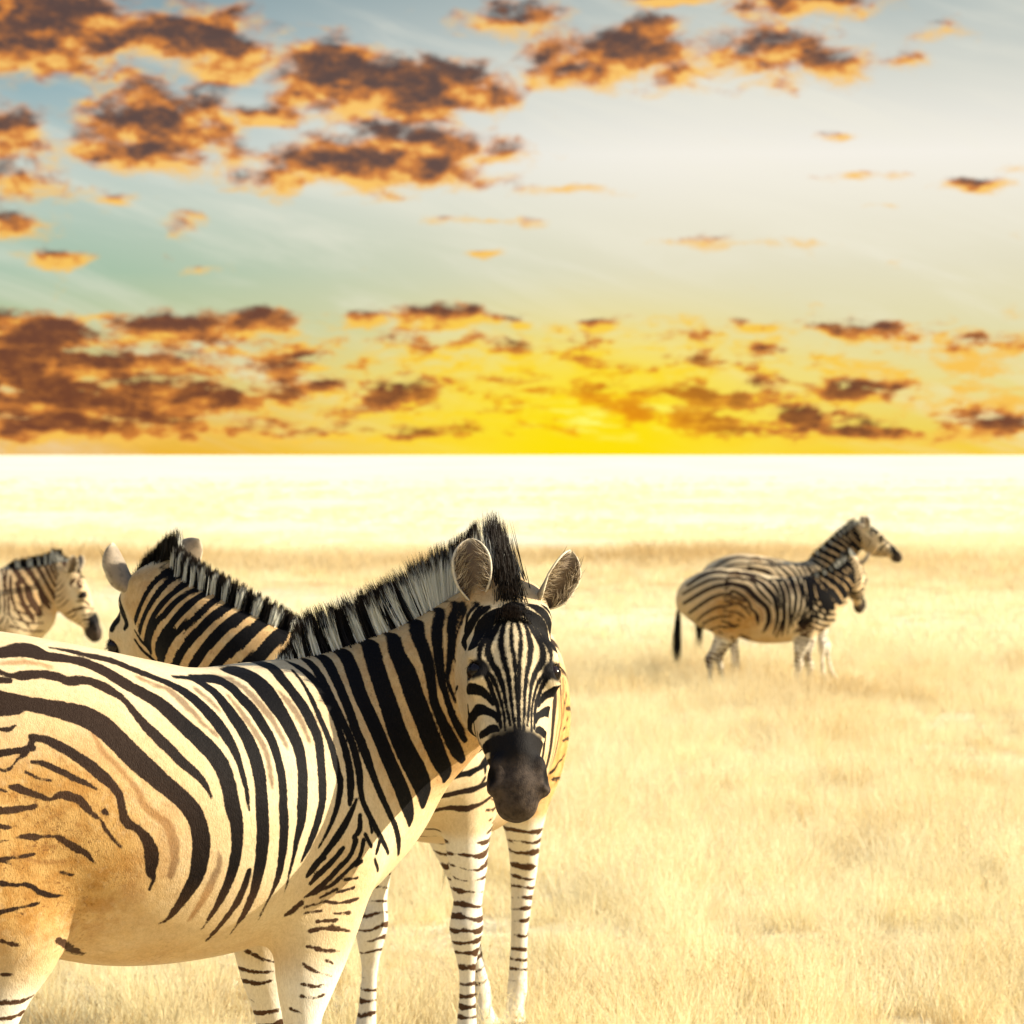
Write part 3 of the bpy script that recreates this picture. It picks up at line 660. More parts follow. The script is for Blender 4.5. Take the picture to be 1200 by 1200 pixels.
def coat_fields(P, tubes, trunk, neck, head, hf, main_coat=False, glare_fade=0.0, bold=0.0):
    """canonical coordinates and coat fields of each vertex"""
    global CANON
    if CANON is None:
        CANON = {t.name: t for t in zebra_tubes(POSE_MAIN)[0] if t.name != 'headbit'}
    main = [t for t in tubes if t.name != 'headbit']
    coarse = Tube([(x, 0, (t + b) / 2, (t - b) / 2, w) for x, t, b, w in TRUNK], sub=2)
    fields_neck = None
    res = [(coarse if t.name == 'trunk' else t).at(P) for t in main]
    dist = np.stack([r[0] for r in res])
    for k, t in enumerate(main):                       # keep the chart of the trunk where the legs only add muscle
        if t.name == 'trunk': dist[k] -= .01
    xc, zc = P[:, 0].copy(), P[:, 2].copy()
    w = np.exp(-np.clip(dist - dist.min(0), 0, 1) / .012); 
    hk = [k for k, t in enumerate(main) if t.name == 'head'][0]
    wb = w.copy(); wb[hk] = 0; wb /= wb.sum(0) + 1e-9
    xc = np.zeros(len(P)); zc = np.zeros(len(P))
    leg = np.zeros(len(P)); legs = np.zeros(len(P)); legz = np.ones(len(P))
    for k, t in enumerate(main):
        if k == hk: continue
        d, tt, n, l = res[k]
        if t.name == 'trunk': cx, cz = P[:, 0], P[:, 2]
        else:
            C, N, L = CANON[t.name].frame(tt)
            own, oN, oL = t.frame(tt)
            r = P - own
            T_c = np.cross(N, L); T_o = np.cross(oN, oL)
            q = C + N * (r * oN).sum(1)[:, None] + T_c * (r * T_o).sum(1)[:, None] + L * (-np.abs((r * oL).sum(1)))[:, None]
            cx, cz = q[:, 0], q[:, 2]
            if t.name != 'neck':
                lim = (.50 if 'front' in t.name else .585) if main_coat else (.68 if 'front' in t.name else .66)
                m = wb[k] * sm(lim + .03 - cz, 0, .05)
                leg = np.maximum(leg, m)
                legz = np.where(wb[k] > .5, cz, legz)
        xc += wb[k] * cx; zc += wb[k] * cz
    xc = np.where(wb.sum(0) > .5, xc, P[:, 0]); zc = np.where(wb.sum(0) > .5, zc, P[:, 2])
    body = (F_BODY if main_coat else F_BODY2)(xc, zc)
    nk = [k for k, t in enumerate(main) if t.name == 'neck'][0]
    if not main_coat:
        tn, nn = res[nk][1], res[nk][2]
        q = sm(tn, .22, .34) * np.clip(wb[nk] * 1.6, 0, 1)
        body = body * (1 - q) + neck_bars(neck, tn, nn, P) * q
    # thin out on the belly midline
    ph = legz + .014 * wob(P, 26, 1.0)
    per = .036
    cyc = np.abs(((ph / per) % 1.0) - .5) * per
    band = cyc - (.0055 + .0080 * wob(P, 24, 3.3)) * sm(legz, .10, .2)
    leg_hi = leg * (legz > .08)
    stripe = body * (1 - leg) + band * leg
    O, L, F, A = hf
    r = P - O; ll, ff, aa = r @ L / 1.18, r @ F, r @ A / .91
    phi = np.abs(np.arctan2(ll, ff - HEAD_FC)); u = HEAD_R * phi
    hs = F_HEAD(u, aa)
    wh = np.clip(w[hk] / (w.sum(0) + 1e-9), 0, 1)
    wh = sm(wh, .35, .65)
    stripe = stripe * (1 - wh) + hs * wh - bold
    headz = wh
    # dark skin: muzzle, lids, hooves
    a0 = .346 + .078 * sm(u, .045, .10) + .02 * sm(u, .13, .2)
    dark = wh * sm(aa + .007 * wob(P, 120), a0 - .022, a0 + .020)
    eye = np.sqrt(((np.abs(ll) - .070) / .024) ** 2 + ((aa - .204) / .024) ** 2 + ((ff - .034) / .040) ** 2)
    dark = np.maximum(dark, wh * sm(-eye, -1.25, -.85))
    nos = np.sqrt(((np.abs(ll) - .053) / .012) ** 2 + ((aa - .462) / .028) ** 2 + ((ff - .018) / .022) ** 2)
    deep = wh * sm(-nos, -1.2, -.6)
    dark = np.maximum(dark, sm(-P[:, 2], -.05, -.042))
    tip = wh * sm(aa + .008 * wob(P, 70, 2.), .415, .465)
    tan = np.exp(-(((xc + .27) / .30) ** 2 + ((zc - .90) / .25) ** 2)) * 1.25
    tan = np.maximum(tan, .55 * np.exp(-(((xc - .02) / .3) ** 2 + ((zc - .64) / .07) ** 2)))
    tan = np.maximum(tan, .62 * sm(xc + .35 * (zc - 1.0), .40, .62) * sm(zc, .86, 1.0) * (1 - wh))
    tan = np.maximum(tan, .45 * np.exp(-(((xc - .42) / .10) ** 2 + ((zc - .80) / .10) ** 2)))
    tan = np.maximum(tan, .30 * wh * sm(u, .09, .15))
    tan = tan * (1 - leg)
    brown = np.maximum(leg, .8 * sm(-zc, -.86, -.70)) * (1 - wh)
    brown = np.maximum(brown, .75 * np.exp(-(((xc + .25) / .25) ** 2 + ((zc - .95) / .14) ** 2)))
    brown = np.maximum(brown, .28 * sm(-xc, -.12, .1) * (1 - wh))
    brown = np.maximum(brown, glare_fade)  # washed-out glare painted into the coat as paler, browner stripes
    white = np.maximum(leg, sm(-zc, -.66, -.56)) * (1 - wh)
    sh = F_SHADOW(xc, zc) * (1 - wh) + .04 * wh
    return dict(stripe=stripe, shadow=sh, tan=tan, brown=brown, white=white, dark=dark, deep=deep, tip=tip), (xc, zc)

def coat_material():
    m, t, b = new_mat('zebra_coat')
    tc = t.new('ShaderNodeTexCoord').outputs['Object']
    fur = t.vmath('MULTIPLY', tc, (1.0, 1.0, .35))
    fine = t.noise(fur, 420.0, 2.0, .6)
    mid = t.noise(tc, 60.0, 3.0, .6)
    big = t.noise(tc, 7.0, 3.0, .6)
    edge = t.math('ADD', t.math('MULTIPLY', t.math('SUBTRACT', mid, .5), .0052), t.math('MULTIPLY', t.math('SUBTRACT', fine, .5), .0040))
    d = t.math('ADD', t.attr('stripe'), edge)
    # rough broken edges where the coat is brown
    d = t.math('ADD', d, t.math('MULTIPLY', t.math('MULTIPLY', t.math('SUBTRACT', t.noise(tc, 28.0, 4.0, .7), .47), .022), t.attr('brown')))
    white_f = t.ramp(d, -.0016, .0018)
    pale = t.mix(t.ramp(big, .3, .7), (.76, .64, .43, 1), (.70, .55, .34, 1))
    tanc = t.mix(t.ramp(t.noise(tc, 22.0, 4.0, .65), .35, .65), (.47, .25, .075, 1), (.62, .39, .15, 1))
    tf = t.math('MULTIPLY', t.attr('tan'), t.ramp(t.math('ADD', mid, t.math('MULTIPLY', big, .5)), .30, .85, .55, 1.15), clamp=True)
    base = t.mix(tf, pale, tanc)
    base = t.mix(t.attr('white'), base, (.84, .79, .68, 1))
    # dusty speckles on the haunch
    sp = t.math('MULTIPLY', t.ramp(t.noise(tc, 130.0, 4.0, .75), .53, .64), t.math('MULTIPLY', t.attr('tan'), t.ramp(t.noise(tc, 12.0, 2.0), .45, .62)))
    base = t.mix(t.math('MULTIPLY', sp, .65), base, (.20, .09, .035, 1))
    shd = t.math('ADD', t.attr('shadow'), t.math('MULTIPLY', t.math('SUBTRACT', mid, .5), .012))
    base = t.mix(t.ramp(shd, .005, -.004, 0.0, .74), base, t.mix(t.ramp(t.attr('brown'), .0, .35), (.13, .075, .045, 1), (.34, .17, .06, 1)))
    blk = t.mix(t.attr('brown'), (.005, .005, .006, 1), (.075, .038, .021, 1))
    blk = t.mix(t.ramp(fine, .35, .75), blk, t.mix(t.attr('brown'), (.011, .010, .011, 1), (.115, .066, .040, 1)))
    c = t.mix(white_f, blk, base)
    c = t.mix(t.ramp(t.math('MULTIPLY', t.math('ADD', fine, t.noise(fur, 150.0, 3.0, .6)), .5), .35, .7, 0.0, .42), c, t.vmath('MULTIPLY', c, (.55, .50, .44)))
    dk = t.mix(t.attr('tip'), (.012, .011, .012, 1), t.mix(t.ramp(mid, .3, .75), (.080, .060, .047, 1), (.028, .022, .020, 1)))
    c = t.mix(t.attr('dark'), c, dk)
    c = t.mix(t.attr('deep'), c, (.006, .005, .005, 1))
    t.l.new(c, b.inputs['Base Color'])
    b.inputs['Roughness'].default_value = .62
    b.inputs['Specular IOR Level'].default_value = .05
    b.inputs['Sheen Weight'].default_value = .0
    b.inputs['Sheen Roughness'].default_value = .4
    bp = t.new('ShaderNodeBump'); bp.inputs['Strength'].default_value = .5; bp.inputs['Distance'].default_value = .004
    h = t.math('ADD', t.math('MULTIPLY', fine, .55), t.math('MULTIPLY', t.noise(tc, 34.0, 3.0, .6), 1.1))
    t.l.new(h, bp.inputs['Height']); t.l.new(bp.outputs[0], b.inputs['Normal'])
    return m

def hair_material(name, white, black, tipc, t0=.6, t1=.85):
    m, t, b = new_mat(name)
    v, tp = t.attr('hair'), t.attr('tip')
    c = t.mix(v, (*black, 1), (*white, 1))
    c = t.mix(t.ramp(tp, t0, t1), c, (*tipc, 1))
    t.l.new(c, b.inputs['Base Color']); b.inputs['Roughness'].default_value = .55
    b.inputs['Specular IOR Level'].default_value = .25
    tr = t.new('ShaderNodeBsdfTranslucent'); t.l.new(c, tr.inputs[0])
    ms = t.new('ShaderNodeMixShader'); ms.inputs[0].default_value = .40
    t.l.new(b.outputs[0], ms.inputs[1]); t.l.new(tr.outputs[0], ms.inputs[2])
    t.l.new(ms.outputs[0], [n for n in t.n if n.type == 'OUTPUT_MATERIAL'][0].inputs[0])
    return m

M_COAT = coat_material()
M_MANE = hair_material('mane_hair', (.90, .90, .82), (.006, .005, .005), (.020, .012, .008), .74, .90)
M_EARHAIR = hair_material('ear_hair', (.60, .50, .36), (.10, .07, .045), (.62, .52, .38), .9, 1.0)
M_TAIL = hair_material('tail_hair', (.70, .62, .48), (.012, .010, .009), (.012, .010, .009), .9, 1.0)
M_EAR, _t, _b = new_mat('ear_skin')
_tc = _t.new('ShaderNodeTexCoord').outputs['Object']
_c = _t.mix(_t.ramp(_t.attr('inner'), .3, .7), (.30, .24, .17, 1), (.17, .12, .08, 1))
_c = _t.mix(_t.attr('rim'), _c, (.74, .66, .50, 1))
_c = _t.mix(_t.ramp(_t.noise(_tc, 70.0), .45, .7, 0, .45), _c, (.10, .075, .055, 1))
_t.l.new(_c, _b.inputs['Base Color']); _b.inputs['Roughness'].default_value = .7
M_EYE, _t, _b = new_mat('eye'); _b.inputs['Base Color'].default_value = (.012, .006, .004, 1); _b.inputs['Roughness'].default_value = .16; _b.inputs['Specular IOR Level'].default_value = .35

def make_ear(parent, base, axis, openv, length=.15, half=.043):
    axis = norm(np.array(axis, float)); o = np.array(openv, float); o = norm(o - axis * (o @ axis)); side = np.cross(axis, o)
    nu, nv = 26, 17
    U = np.linspace(0, 1, nu); pos = []; inner = []; rim = []
    for u in U:
        w = half * (0.50 + 0.62 * math.sin(min(u / .55, 1) * math.pi / 2) if u < .55 else 1.12 * max(1 - ((u - .55) / .45) ** 2.1, 0) ** .62)
        w = max(w, .0015)
        th = math.radians(140 - 75 * min(u / .5, 1) ** .8)
        R = w / math.sin(min(th, math.pi / 2))
        cen = np.array(base) + axis * (length * u) + o * (.010 * math.sin(u * math.pi))
        row = []; ri = []
        for layer, (rr, rg) in enumerate(((R + .0035, np.linspace(-1, 1, nv)), (R - .001, np.linspace(1, -1, nv)))):
            for v in rg:
                a = v * th
                row.append(cen + side * (math.sin(a) * rr) - o * (math.cos(a) * rr * .85 - R * .85))
                inner.append(float(layer)); rim.append(max(sm(np.array(abs(v)), .8, .98), sm(np.array(u), .9, 1.0)) * (1 if layer else .7))
        pos.append(row)
    pos = np.array(pos).reshape(-1, 3); m = nv * 2
    F = [(i * m + j, i * m + (j + 1) % m, (i + 1) * m + (j + 1) % m, (i + 1) * m + j) for i in range(nu - 1) for j in range(m)]
    me = mesh_from('ear', pos, F); set_attr(me, 'inner', inner); set_attr(me, 'rim', rim)
    e = link('ear', me, parent, M_EAR)
    # tufts inside the cup
    n = 430
    u = rng.uniform(.08, .86, n); sgn = rng.choice([-1, 1], n); v = sgn * rng.uniform(.45, .95, n)
    idx_u = np.clip((u * (nu - 1)).astype(int), 0, nu - 2); idx_v = np.clip(((1 - v) / 2 * (nv - 1)).astype(int), 0, nv - 1)
    root = pos.reshape(nu, m, 3)[idx_u, nv + idx_v] + rng.normal(0, .0012, (n, 3))
    d = -side[None] * (np.sign(v) * .8)[:, None] + axis[None] * rng.uniform(.1, 1.0, (n, 1)) + o[None] * rng.uniform(.15, .8, (n, 1)) + rng.normal(0, .38, (n, 3))
    Vv, Ff, tip, val = blades(root, d, rng.uniform(.016, .034, n), np.full(n, .0016), axis[None] * .008, (rng.random(n) < .62) * 1.0, 2)
    hm = mesh_from('ear_hair', Vv, Ff); set_attr(hm, 'tip', tip); set_attr(hm, 'hair', val); link('ear_hair', hm, e, M_EARHAIR)
    return e

def ball(name, c, r, mat, parent, sc=(1, 1, 1), n=16):
    a = np.linspace(0, np.pi, n); b_ = np.linspace(0, 2 * np.pi, 2 * n, endpoint=False)
    A_, B_ = np.meshgrid(a, b_, indexing='ij')
    V = np.stack([np.sin(A_) * np.cos(B_) * sc[0], np.sin(A_) * np.sin(B_) * sc[1], np.cos(A_) * sc[2]], -1).reshape(-1, 3) * r + np.array(c)
    m = 2 * n
    F = [(i * m + j, (i + 1) * m + j, (i + 1) * m + (j + 1) % m, i * m + (j + 1) % m) for i in range(n - 1) for j in range(m)]
    return link(name, mesh_from(name, V, F), parent, mat)

def make_zebra(pose, loc, yaw, label, group, res=.012, subdiv=False, hairs=5000, ears=None, hair_w=.0032):
    root = bpy.data.objects.new('zebra', None); COL.objects.link(root)
    root.location = loc; root.rotation_euler = (0, 0, yaw)
    root['label'] = label; root['category'] = 'zebra'; root['group'] = group
    tubes, trunk, neck, head, hf = zebra_tubes(pose)
    V, F = sdf_mesh('body', tubes, res)
    if subdiv:
        V, F = refine(V, F, np.ones(len(F), bool)); V = smooth_pass(V, F, (.5, .4))
        O_, L_, Fr_, A_ = hf
        r = V[F[:, 0]] - O_; aa_ = r @ A_
        F_ok = (aa_ > -.02) & (aa_ < .50) & (np.abs(r @ L_) < .16) & (r @ Fr_ > -.12)
        V, F = refine(V, F, F_ok)
    me = mesh_from('body', V, F)
    P = get_co(me).astype(float)
    fields, _ = coat_fields(P, tubes, trunk, neck, head, hf, pose is POSE_MAIN, pose.get('glare_fade', 0.0), pose.get('bold', 0.0))
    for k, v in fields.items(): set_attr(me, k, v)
    link('body', me, root, M_COAT)
    # mane
    n = hairs
    m0 = pose.get('mane0', .22)
    tt = np.concatenate([rng.uniform(m0, .999, n - n // 6), rng.uniform(.86, .999, n // 6)])
    C, N, L = neck.frame(tt)
    Tt = np.cross(N, L)
    ra = np.interp(tt, np.linspace(0, 1, len(neck.a)), neck.a)
    lat = rng.normal(0, .011, n)
    N2 = N
    root_p = C + N2 * (ra * .93)[:, None] + L * lat[:, None]
    # stripe value under each root, read from the canonical coat
    cn = CANON['neck']; Cc, Nc, Lc = cn.frame(tt); rc = np.interp(tt, np.linspace(0, 1, len(cn.a)), cn.a)
    q = Cc + Nc * (rc * .88)[:, None]
    st = F_BODY(q[:, 0], q[:, 2])
    if pose is not POSE_MAIN:
        qq = sm(tt, .22, .34); st = st * (1 - qq) + neck_bars(neck, tt, ra * .85, C + N * (ra * .85)[:, None]) * qq
    ln = (.045 + .072 * sm(tt, m0, m0 + .20) + .020 * sm(tt, .5, .95)) * rng.uniform(.72, 1.08, n)
    clump = .5 + .5 * np.sin(tt * 330 + lat * 90)
    ln *= (.80 + .2 * clump) * pose.get('mane', 1.0)
    upm = sm(tt, .62, .92)[:, None]
    cl = np.sin(np.floor(tt * 210) * 12.9898) * 43758.5; cl = (cl - np.floor(cl) - .5)[:, None]
    d = Tt * cl * .16 + L * cl * .10 + N2 * (1 - .75 * upm) + np.array([[0, 0, 1.0]]) * (.95 * upm) - Tt * (.10 + .12 * rng.random((n, 1))) - L * (lat * 7)[:, None] + rng.normal(0, .035, (n, 3))
    Vm, Fm, tip, val = blades(root_p, d, ln, np.full(n, hair_w), -Tt * .006, (st > -.0035 + rng.normal(0, .0010, n)) * 1.0, 3)
    # forelock between the ears
    O, HL, HF, HA = hf
    k = n // 5
    lf = rng.normal(0, .015, k); af = rng.uniform(-.115, .085, k) 
    rp = O + HL * lf[:, None] + HF * (np.interp(af, [-.115, -.085, -.05, -.02, .03, .09], [-.055, -.03, -.004, .022, .052, .066]) - .006)[:, None] + HA * af[:, None]
    lk = pose.get('mane', 1.0) * np.interp(af, [-.115, -.05, 0, .05], [.14, .13, .11, .045], right=.022) * rng.uniform(.7, 1.05, k)
    up = np.array([0, 0, 1.0])
    crest = N[-1] if False else neck.N[-1]
    dd = crest * .35 + (-HA) * (.9 - 9 * np.clip(af, 0, .1))[:, None] + HF * (.28 + 5 * np.clip(af, 0, 1))[:, None] - HL * (lf * 5)[:, None] + rng.normal(0, .09, (k, 3))
    V2, F2, tip2, val2 = blades(rp, dd, lk, np.full(k, hair_w), HF * .004, ((lf < -.010) & (af < -.01) & (rng.random(k) < .75)) * .9, 3)
    Vm = np.vstack([Vm, V2]); Fm = np.vstack([Fm, F2 + len(val)]); tip = np.concatenate([tip, tip2]); val = np.concatenate([val, val2])
    mm = mesh_from('mane', Vm, Fm); set_attr(mm, 'tip', tip); set_attr(mm, 'hair', val)
    link('mane', mm, root, M_MANE)
    # eyes and ears
    H = lambda l, f, a: O + 1.18 * l * HL + f * HF + .91 * a * HA
    for s in (1, -1):
        ball('eye', H(.0690 * s, .027, .200), .0205, M_EYE, root)
        lb = H(.074 * s, .038, .188)
        ne = 60 if subdiv else 24
        rr = lb[None] + HA[None] * rng.uniform(-.012, .016, (ne, 1)) + HL[None] * rng.normal(0, .003, (ne, 1))
        dv = HL[None] * s * .9 + HF[None] * .35 + HA[None] * .45 + rng.normal(0, .15, (ne, 3))
        Ve, Fe, te, ve = blades(rr, dv, rng.uniform(.010, .019, ne), np.full(ne, .0012), HA[None] * .006, np.zeros(ne), 2)
        em = mesh_from('eyelash', Ve, Fe); set_attr(em, 'tip', te); set_attr(em, 'hair', ve); link('eyelash', em, root, M_MANE)
        e = (ears or {}).get(s)
        if e is None: e = (HL * s * .45 - HA * .55 + HF * .65, HL * s * .55 + HF * .1 + HA * .75)
        make_ear(root, H(.056 * s, .006, -.004), e[0], e[1], .134, .0365)
    # tail
    rows = [(-.71, 0, 1.17, .030, .030), (-.765, 0, 1.08, .024, .024), (-.79, 0, .93, .017, .017), (-.795, 0, .78, .013, .013), (-.795, 0, .68, .010, .010)]
    Vt, Ft = sdf_mesh('tail', [Tube([(x_, y_ + pose.get('tail', 0) * max(0, (1.17 - z_) / .3), z_, a_, b_) for x_, y_, z_, a_, b_ in rows], L=(0, 1, 0), k=.01)], .007)
    tm = mesh_from('tail', Vt, Ft)
    cyc = np.abs(((Vt[:, 2] / .045) % 1) - .5) * .045 - .009
    set_attr(tm, 'stripe', cyc)
    for kname, vv in (('shadow', .04), ('tan', 0), ('brown', .2), ('white', 0), ('dark', 0), ('deep', 0), ('tip', 0)): set_attr(tm, kname, np.full(len(Vt), vv))
    to = link('tail', tm, root, M_COAT)
    nt_ = 900 if subdiv else 500
    rz = rng.uniform(.66, .92, nt_)
    rp = np.stack([-.793 + rng.normal(0, .010, nt_), rng.normal(0, .010, nt_) + pose.get('tail', 0) * (1.17 - rz) / .3, rz], 1)
    dv = np.array([[-.05, 0, -1.0]]) + rng.normal(0, .08, (nt_, 3))
    Vh, Fh, th, vh = blades(rp, dv, rng.uniform(.10, .32, nt_), np.full(nt_, .004), np.zeros((1, 3)), np.zeros(nt_), 3)
    hm = mesh_from('tail_tuft', Vh, Fh); set_attr(hm, 'tip', th); set_attr(hm, 'hair', vh); link('tail_tuft', hm, to, M_TAIL)
    return root
# ---------------------------------------------------------------- ground: flat near the herd, a long gentle rise to the skyline
def ground_z(y):
    y = np.asarray(y, float)
    q = y - 33.0
    z = .0314 * (np.sqrt(q * q + 36.0) + q) / 2
    top = .0314 * 567.0
    return np.where(y < 600, z, top - .00002 * (y - 600))
ys = np.concatenate([np.arange(-6, 60, 1.5), np.geomspace(60, 600, 60), np.geomspace(640, 9000, 16)])
nx = 61
gx = np.linspace(-1, 1, nx)
GV = np.array([[x * (60 + abs(y) * 1.4), y, float(ground_z(y))] for y in ys for x in gx])
GV[:, 2] += np.where(GV[:, 1] < 560, .02 * np.sin(GV[:, 0] * .31 + GV[:, 1] * .17) * np.clip((GV[:, 1] - 40) / 40, 0, 1) * 6, 0)
GF = np.array([(i * nx + j, i * nx + j + 1, (i + 1) * nx + j + 1, (i + 1) * nx + j) for i in range(len(ys) - 1) for j in range(nx - 1)])
gm = mesh_from('ground', GV, GF)
M_GROUND, t, b = new_mat('dry_ground')
pos = t.new('ShaderNodeNewGeometry').outputs['Position']
sp = t.new('ShaderNodeSeparateXYZ'); t.l.new(pos, sp.inputs[0])
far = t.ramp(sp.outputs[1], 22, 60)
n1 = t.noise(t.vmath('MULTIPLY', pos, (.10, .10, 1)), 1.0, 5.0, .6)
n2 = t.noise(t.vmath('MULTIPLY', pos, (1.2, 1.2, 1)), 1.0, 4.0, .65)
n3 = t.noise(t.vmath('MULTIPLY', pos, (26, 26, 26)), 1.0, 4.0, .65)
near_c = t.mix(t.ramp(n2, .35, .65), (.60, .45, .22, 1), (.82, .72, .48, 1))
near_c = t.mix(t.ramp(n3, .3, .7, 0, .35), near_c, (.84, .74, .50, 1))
far_haze_c = t.mix(t.ramp(n1, .38, .64), (.85, .79, .60, 1), (.88, .84, .68, 1))
c = t.mix(far, near_c, far_haze_c)  # distance haze painted into the ground colour: paler further out
belt = t.math('MULTIPLY', t.ramp(sp.outputs[1], 50, 61), t.ramp(sp.outputs[1], 84, 71))
c = t.mix(t.math('MULTIPLY', belt, t.ramp(t.noise(t.vmath('MULTIPLY', pos, (.35, .12, 1)), 1.0, 4.0, .6), .30, .55)), c, (.62, .42, .16, 1))
belt2 = t.math('MULTIPLY', t.ramp(sp.outputs[1], 118, 130), t.ramp(sp.outputs[1], 165, 150))
c = t.mix(t.math('MULTIPLY', belt2, t.ramp(t.noise(t.vmath('MULTIPLY', pos, (.08, .05, 1)), 1.0, 4.0, .6), .45, .7, 0, .5)), c, (.80, .70, .46, 1))
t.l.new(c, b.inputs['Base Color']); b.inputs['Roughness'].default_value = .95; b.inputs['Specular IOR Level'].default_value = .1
bp = t.new('ShaderNodeBump'); bp.inputs['Distance'].default_value = .03; t.l.new(n3, bp.inputs['Height']); t.l.new(bp.outputs[0], b.inputs['Normal'])
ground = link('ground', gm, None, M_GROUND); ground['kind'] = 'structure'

# ---------------------------------------------------------------- grass: tufts instanced over the plain
M_GRASS, t, b = new_mat('straw')
tone = t.new('ShaderNodeAttribute', attribute_name='tone', attribute_type='INSTANCER').outputs['Fac']
rnd = t.new('ShaderNodeAttribute', attribute_name='pick', attribute_type='INSTANCER').outputs['Fac']
bl, tp = t.attr('hair'), t.attr('tip')
pale = t.mix(bl, (.94, .87, .59, 1), (.82, .68, .34, 1))
pale = t.mix(t.math('MULTIPLY', rnd, .6), pale, (.95, .91, .72, 1))
och = t.mix(bl, (.66, .44, .13, 1), (.44, .24, .06, 1))
c = t.mix(tone, pale, och)
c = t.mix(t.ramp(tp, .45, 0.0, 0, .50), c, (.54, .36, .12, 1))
t.l.new(c, b.inputs['Base Color']); b.inputs['Roughness'].default_value = .6; b.inputs['Specular IOR Level'].default_value = .2
tr = t.new('ShaderNodeBsdfTranslucent'); t.l.new(c, tr.inputs[0])
ms = t.new('ShaderNodeMixShader'); ms.inputs[0].default_value = .48
t.l.new(b.outputs[0], ms.inputs[1]); t.l.new(tr.outputs[0], ms.inputs[2])
t.l.new([n for n in t.n if n.type == 'OUTPUT_MATERIAL'][0].inputs[0].links[0].from_node.outputs[0] if False else ms.outputs[0], [n for n in t.n if n.type == 'OUTPUT_MATERIAL'][0].inputs[0])

def tuft(n, rad, h, w, lean, segs=3, seeds=True):
    r = rad * np.sqrt(rng.random(n)); a = rng.uniform(0, 2 * np.pi, n)
    root = np.stack([r * np.cos(a), r * np.sin(a), np.full(n, -.01)], 1)
    d = np.stack([np.cos(a) * lean * rng.random(n) + rng.normal(0, .16, n), np.sin(a) * lean * rng.random(n) + rng.normal(0, .16, n), np.ones(n)], 1)
    ln = h * rng.uniform(.35, 1.05, n)
    V, F, tp, val = blades(root, d, ln, np.full(n, w), np.stack([rng.normal(0, .25, n), rng.normal(0, .25, n), -.10 * np.ones(n)], 1) * ln[:, None], rng.random(n), segs)
    if seeds:
        k = n // 5; top = V.reshape(n, -1, 3)[:k, -1]
        m = 5
        rt = np.repeat(top, m, 0) - np.array([0, 0, 1]) * rng.uniform(0, .05, (k * m, 1))
        V2, F2, t2, v2 = blades(rt, np.stack([rng.normal(0, .5, k * m), rng.normal(0, .5, k * m), rng.uniform(.4, 1, k * m)], 1), rng.uniform(.012, .03, k * m), np.full(k * m, w * .9), np.zeros((1, 3)), np.repeat(rng.random(k), m) * .6, 1)
        F = np.vstack([F, F2 + len(V)]); V = np.vstack([V, V2]); tp = np.concatenate([tp, t2]); val = np.concatenate([val, v2])
    return V, F, tp, val
tuft_col = bpy.data.collections.new('grass_tufts')
kinds = [(110, .11, .20, .0026, .5), (95, .10, .27, .0026, .4), (120, .14, .15, .0028, .7), (80, .09, .34, .0024, .35), (100, .16, .22, .0030, .8),
         (60, .25, .26, .008, .6), (50, .22, .34, .008, .5), (70, .30, .20, .010, .8)]
for i, kd in enumerate(kinds):
    V, F, tp, val = tuft(*kd, segs=3 if i < 5 else 2, seeds=i < 5)
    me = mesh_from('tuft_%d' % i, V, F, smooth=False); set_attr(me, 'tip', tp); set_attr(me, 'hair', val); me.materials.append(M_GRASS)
    o = bpy.data.objects.new('tuft_%d' % i, me); tuft_col.objects.link(o)

def strip(y0, y1, dens, wide=1.25, margin=.6):
    area = lambda y: .153 * wide * y * y + margin * 2 * y
    n = int(dens * (area(y1) - area(y0)))
    y = np.sqrt(rng.uniform(y0 * y0, y1 * y1, n)); x = rng.uniform(-1, 1, n) * (.153 * wide * y + margin)
    return np.stack([x, y], 1)
def scatter(name, pts, idx, scale, tone):
    P = np.column_stack([pts, ground_z(pts[:, 1])])
    me = bpy.data.meshes.new(name); me.vertices.add(len(P)); me.vertices.foreach_set('co', P.astype(np.float32).ravel())
    set_attr(me, 'size', scale); set_attr(me, 'tone', tone); set_attr(me, 'turn', rng.uniform(0, 6.28, len(P))); set_attr(me, 'pick', rng.random(len(P)))
    a = me.attributes.new('kind_index', 'INT', 'POINT'); a.data.foreach_set('value', idx.astype(np.int32))
    o = link(name, me); o['kind'] = 'stuff'
    g = bpy.data.node_groups.new(name, 'GeometryNodeTree')
    g.interface.new_socket('Geometry', in_out='INPUT', socket_type='NodeSocketGeometry'); g.interface.new_socket('Geometry', in_out='OUTPUT', socket_type='NodeSocketGeometry')
    N = g.nodes; L = g.links
    gi, go = N.new('NodeGroupInput'), N.new('NodeGroupOutput')
    m2p = N.new('GeometryNodeMeshToPoints'); ci = N.new('GeometryNodeCollectionInfo'); iop = N.new('GeometryNodeInstanceOnPoints')
    ci.inputs['Collection'].default_value = tuft_col; ci.inputs['Separate Children'].default_value = True; ci.inputs['Reset Children'].default_value = True
    def at(nm, ty):
        nd = N.new('GeometryNodeInputNamedAttribute'); nd.data_type = ty; nd.inputs[0].default_value = nm; return nd.outputs[0]
    L.new(gi.outputs[0], m2p.inputs[0]); L.new(m2p.outputs[0], iop.inputs['Points']); L.new(ci.outputs[0], iop.inputs['Instance'])
    iop.inputs['Pick Instance'].default_value = True
    L.new(at('kind_index', 'INT'), iop.inputs['Instance Index'])
    cx = N.new('ShaderNodeCombineXYZ'); L.new(at('turn', 'FLOAT'), cx.inputs[2]); L.new(cx.outputs[0], iop.inputs['Rotation'])
    L.new(at('size', 'FLOAT'), iop.inputs['Scale']); L.new(iop.outputs[0], go.inputs[0])
    md = o.modifiers.new('scatter', 'NODES'); md.node_group = g
    return o
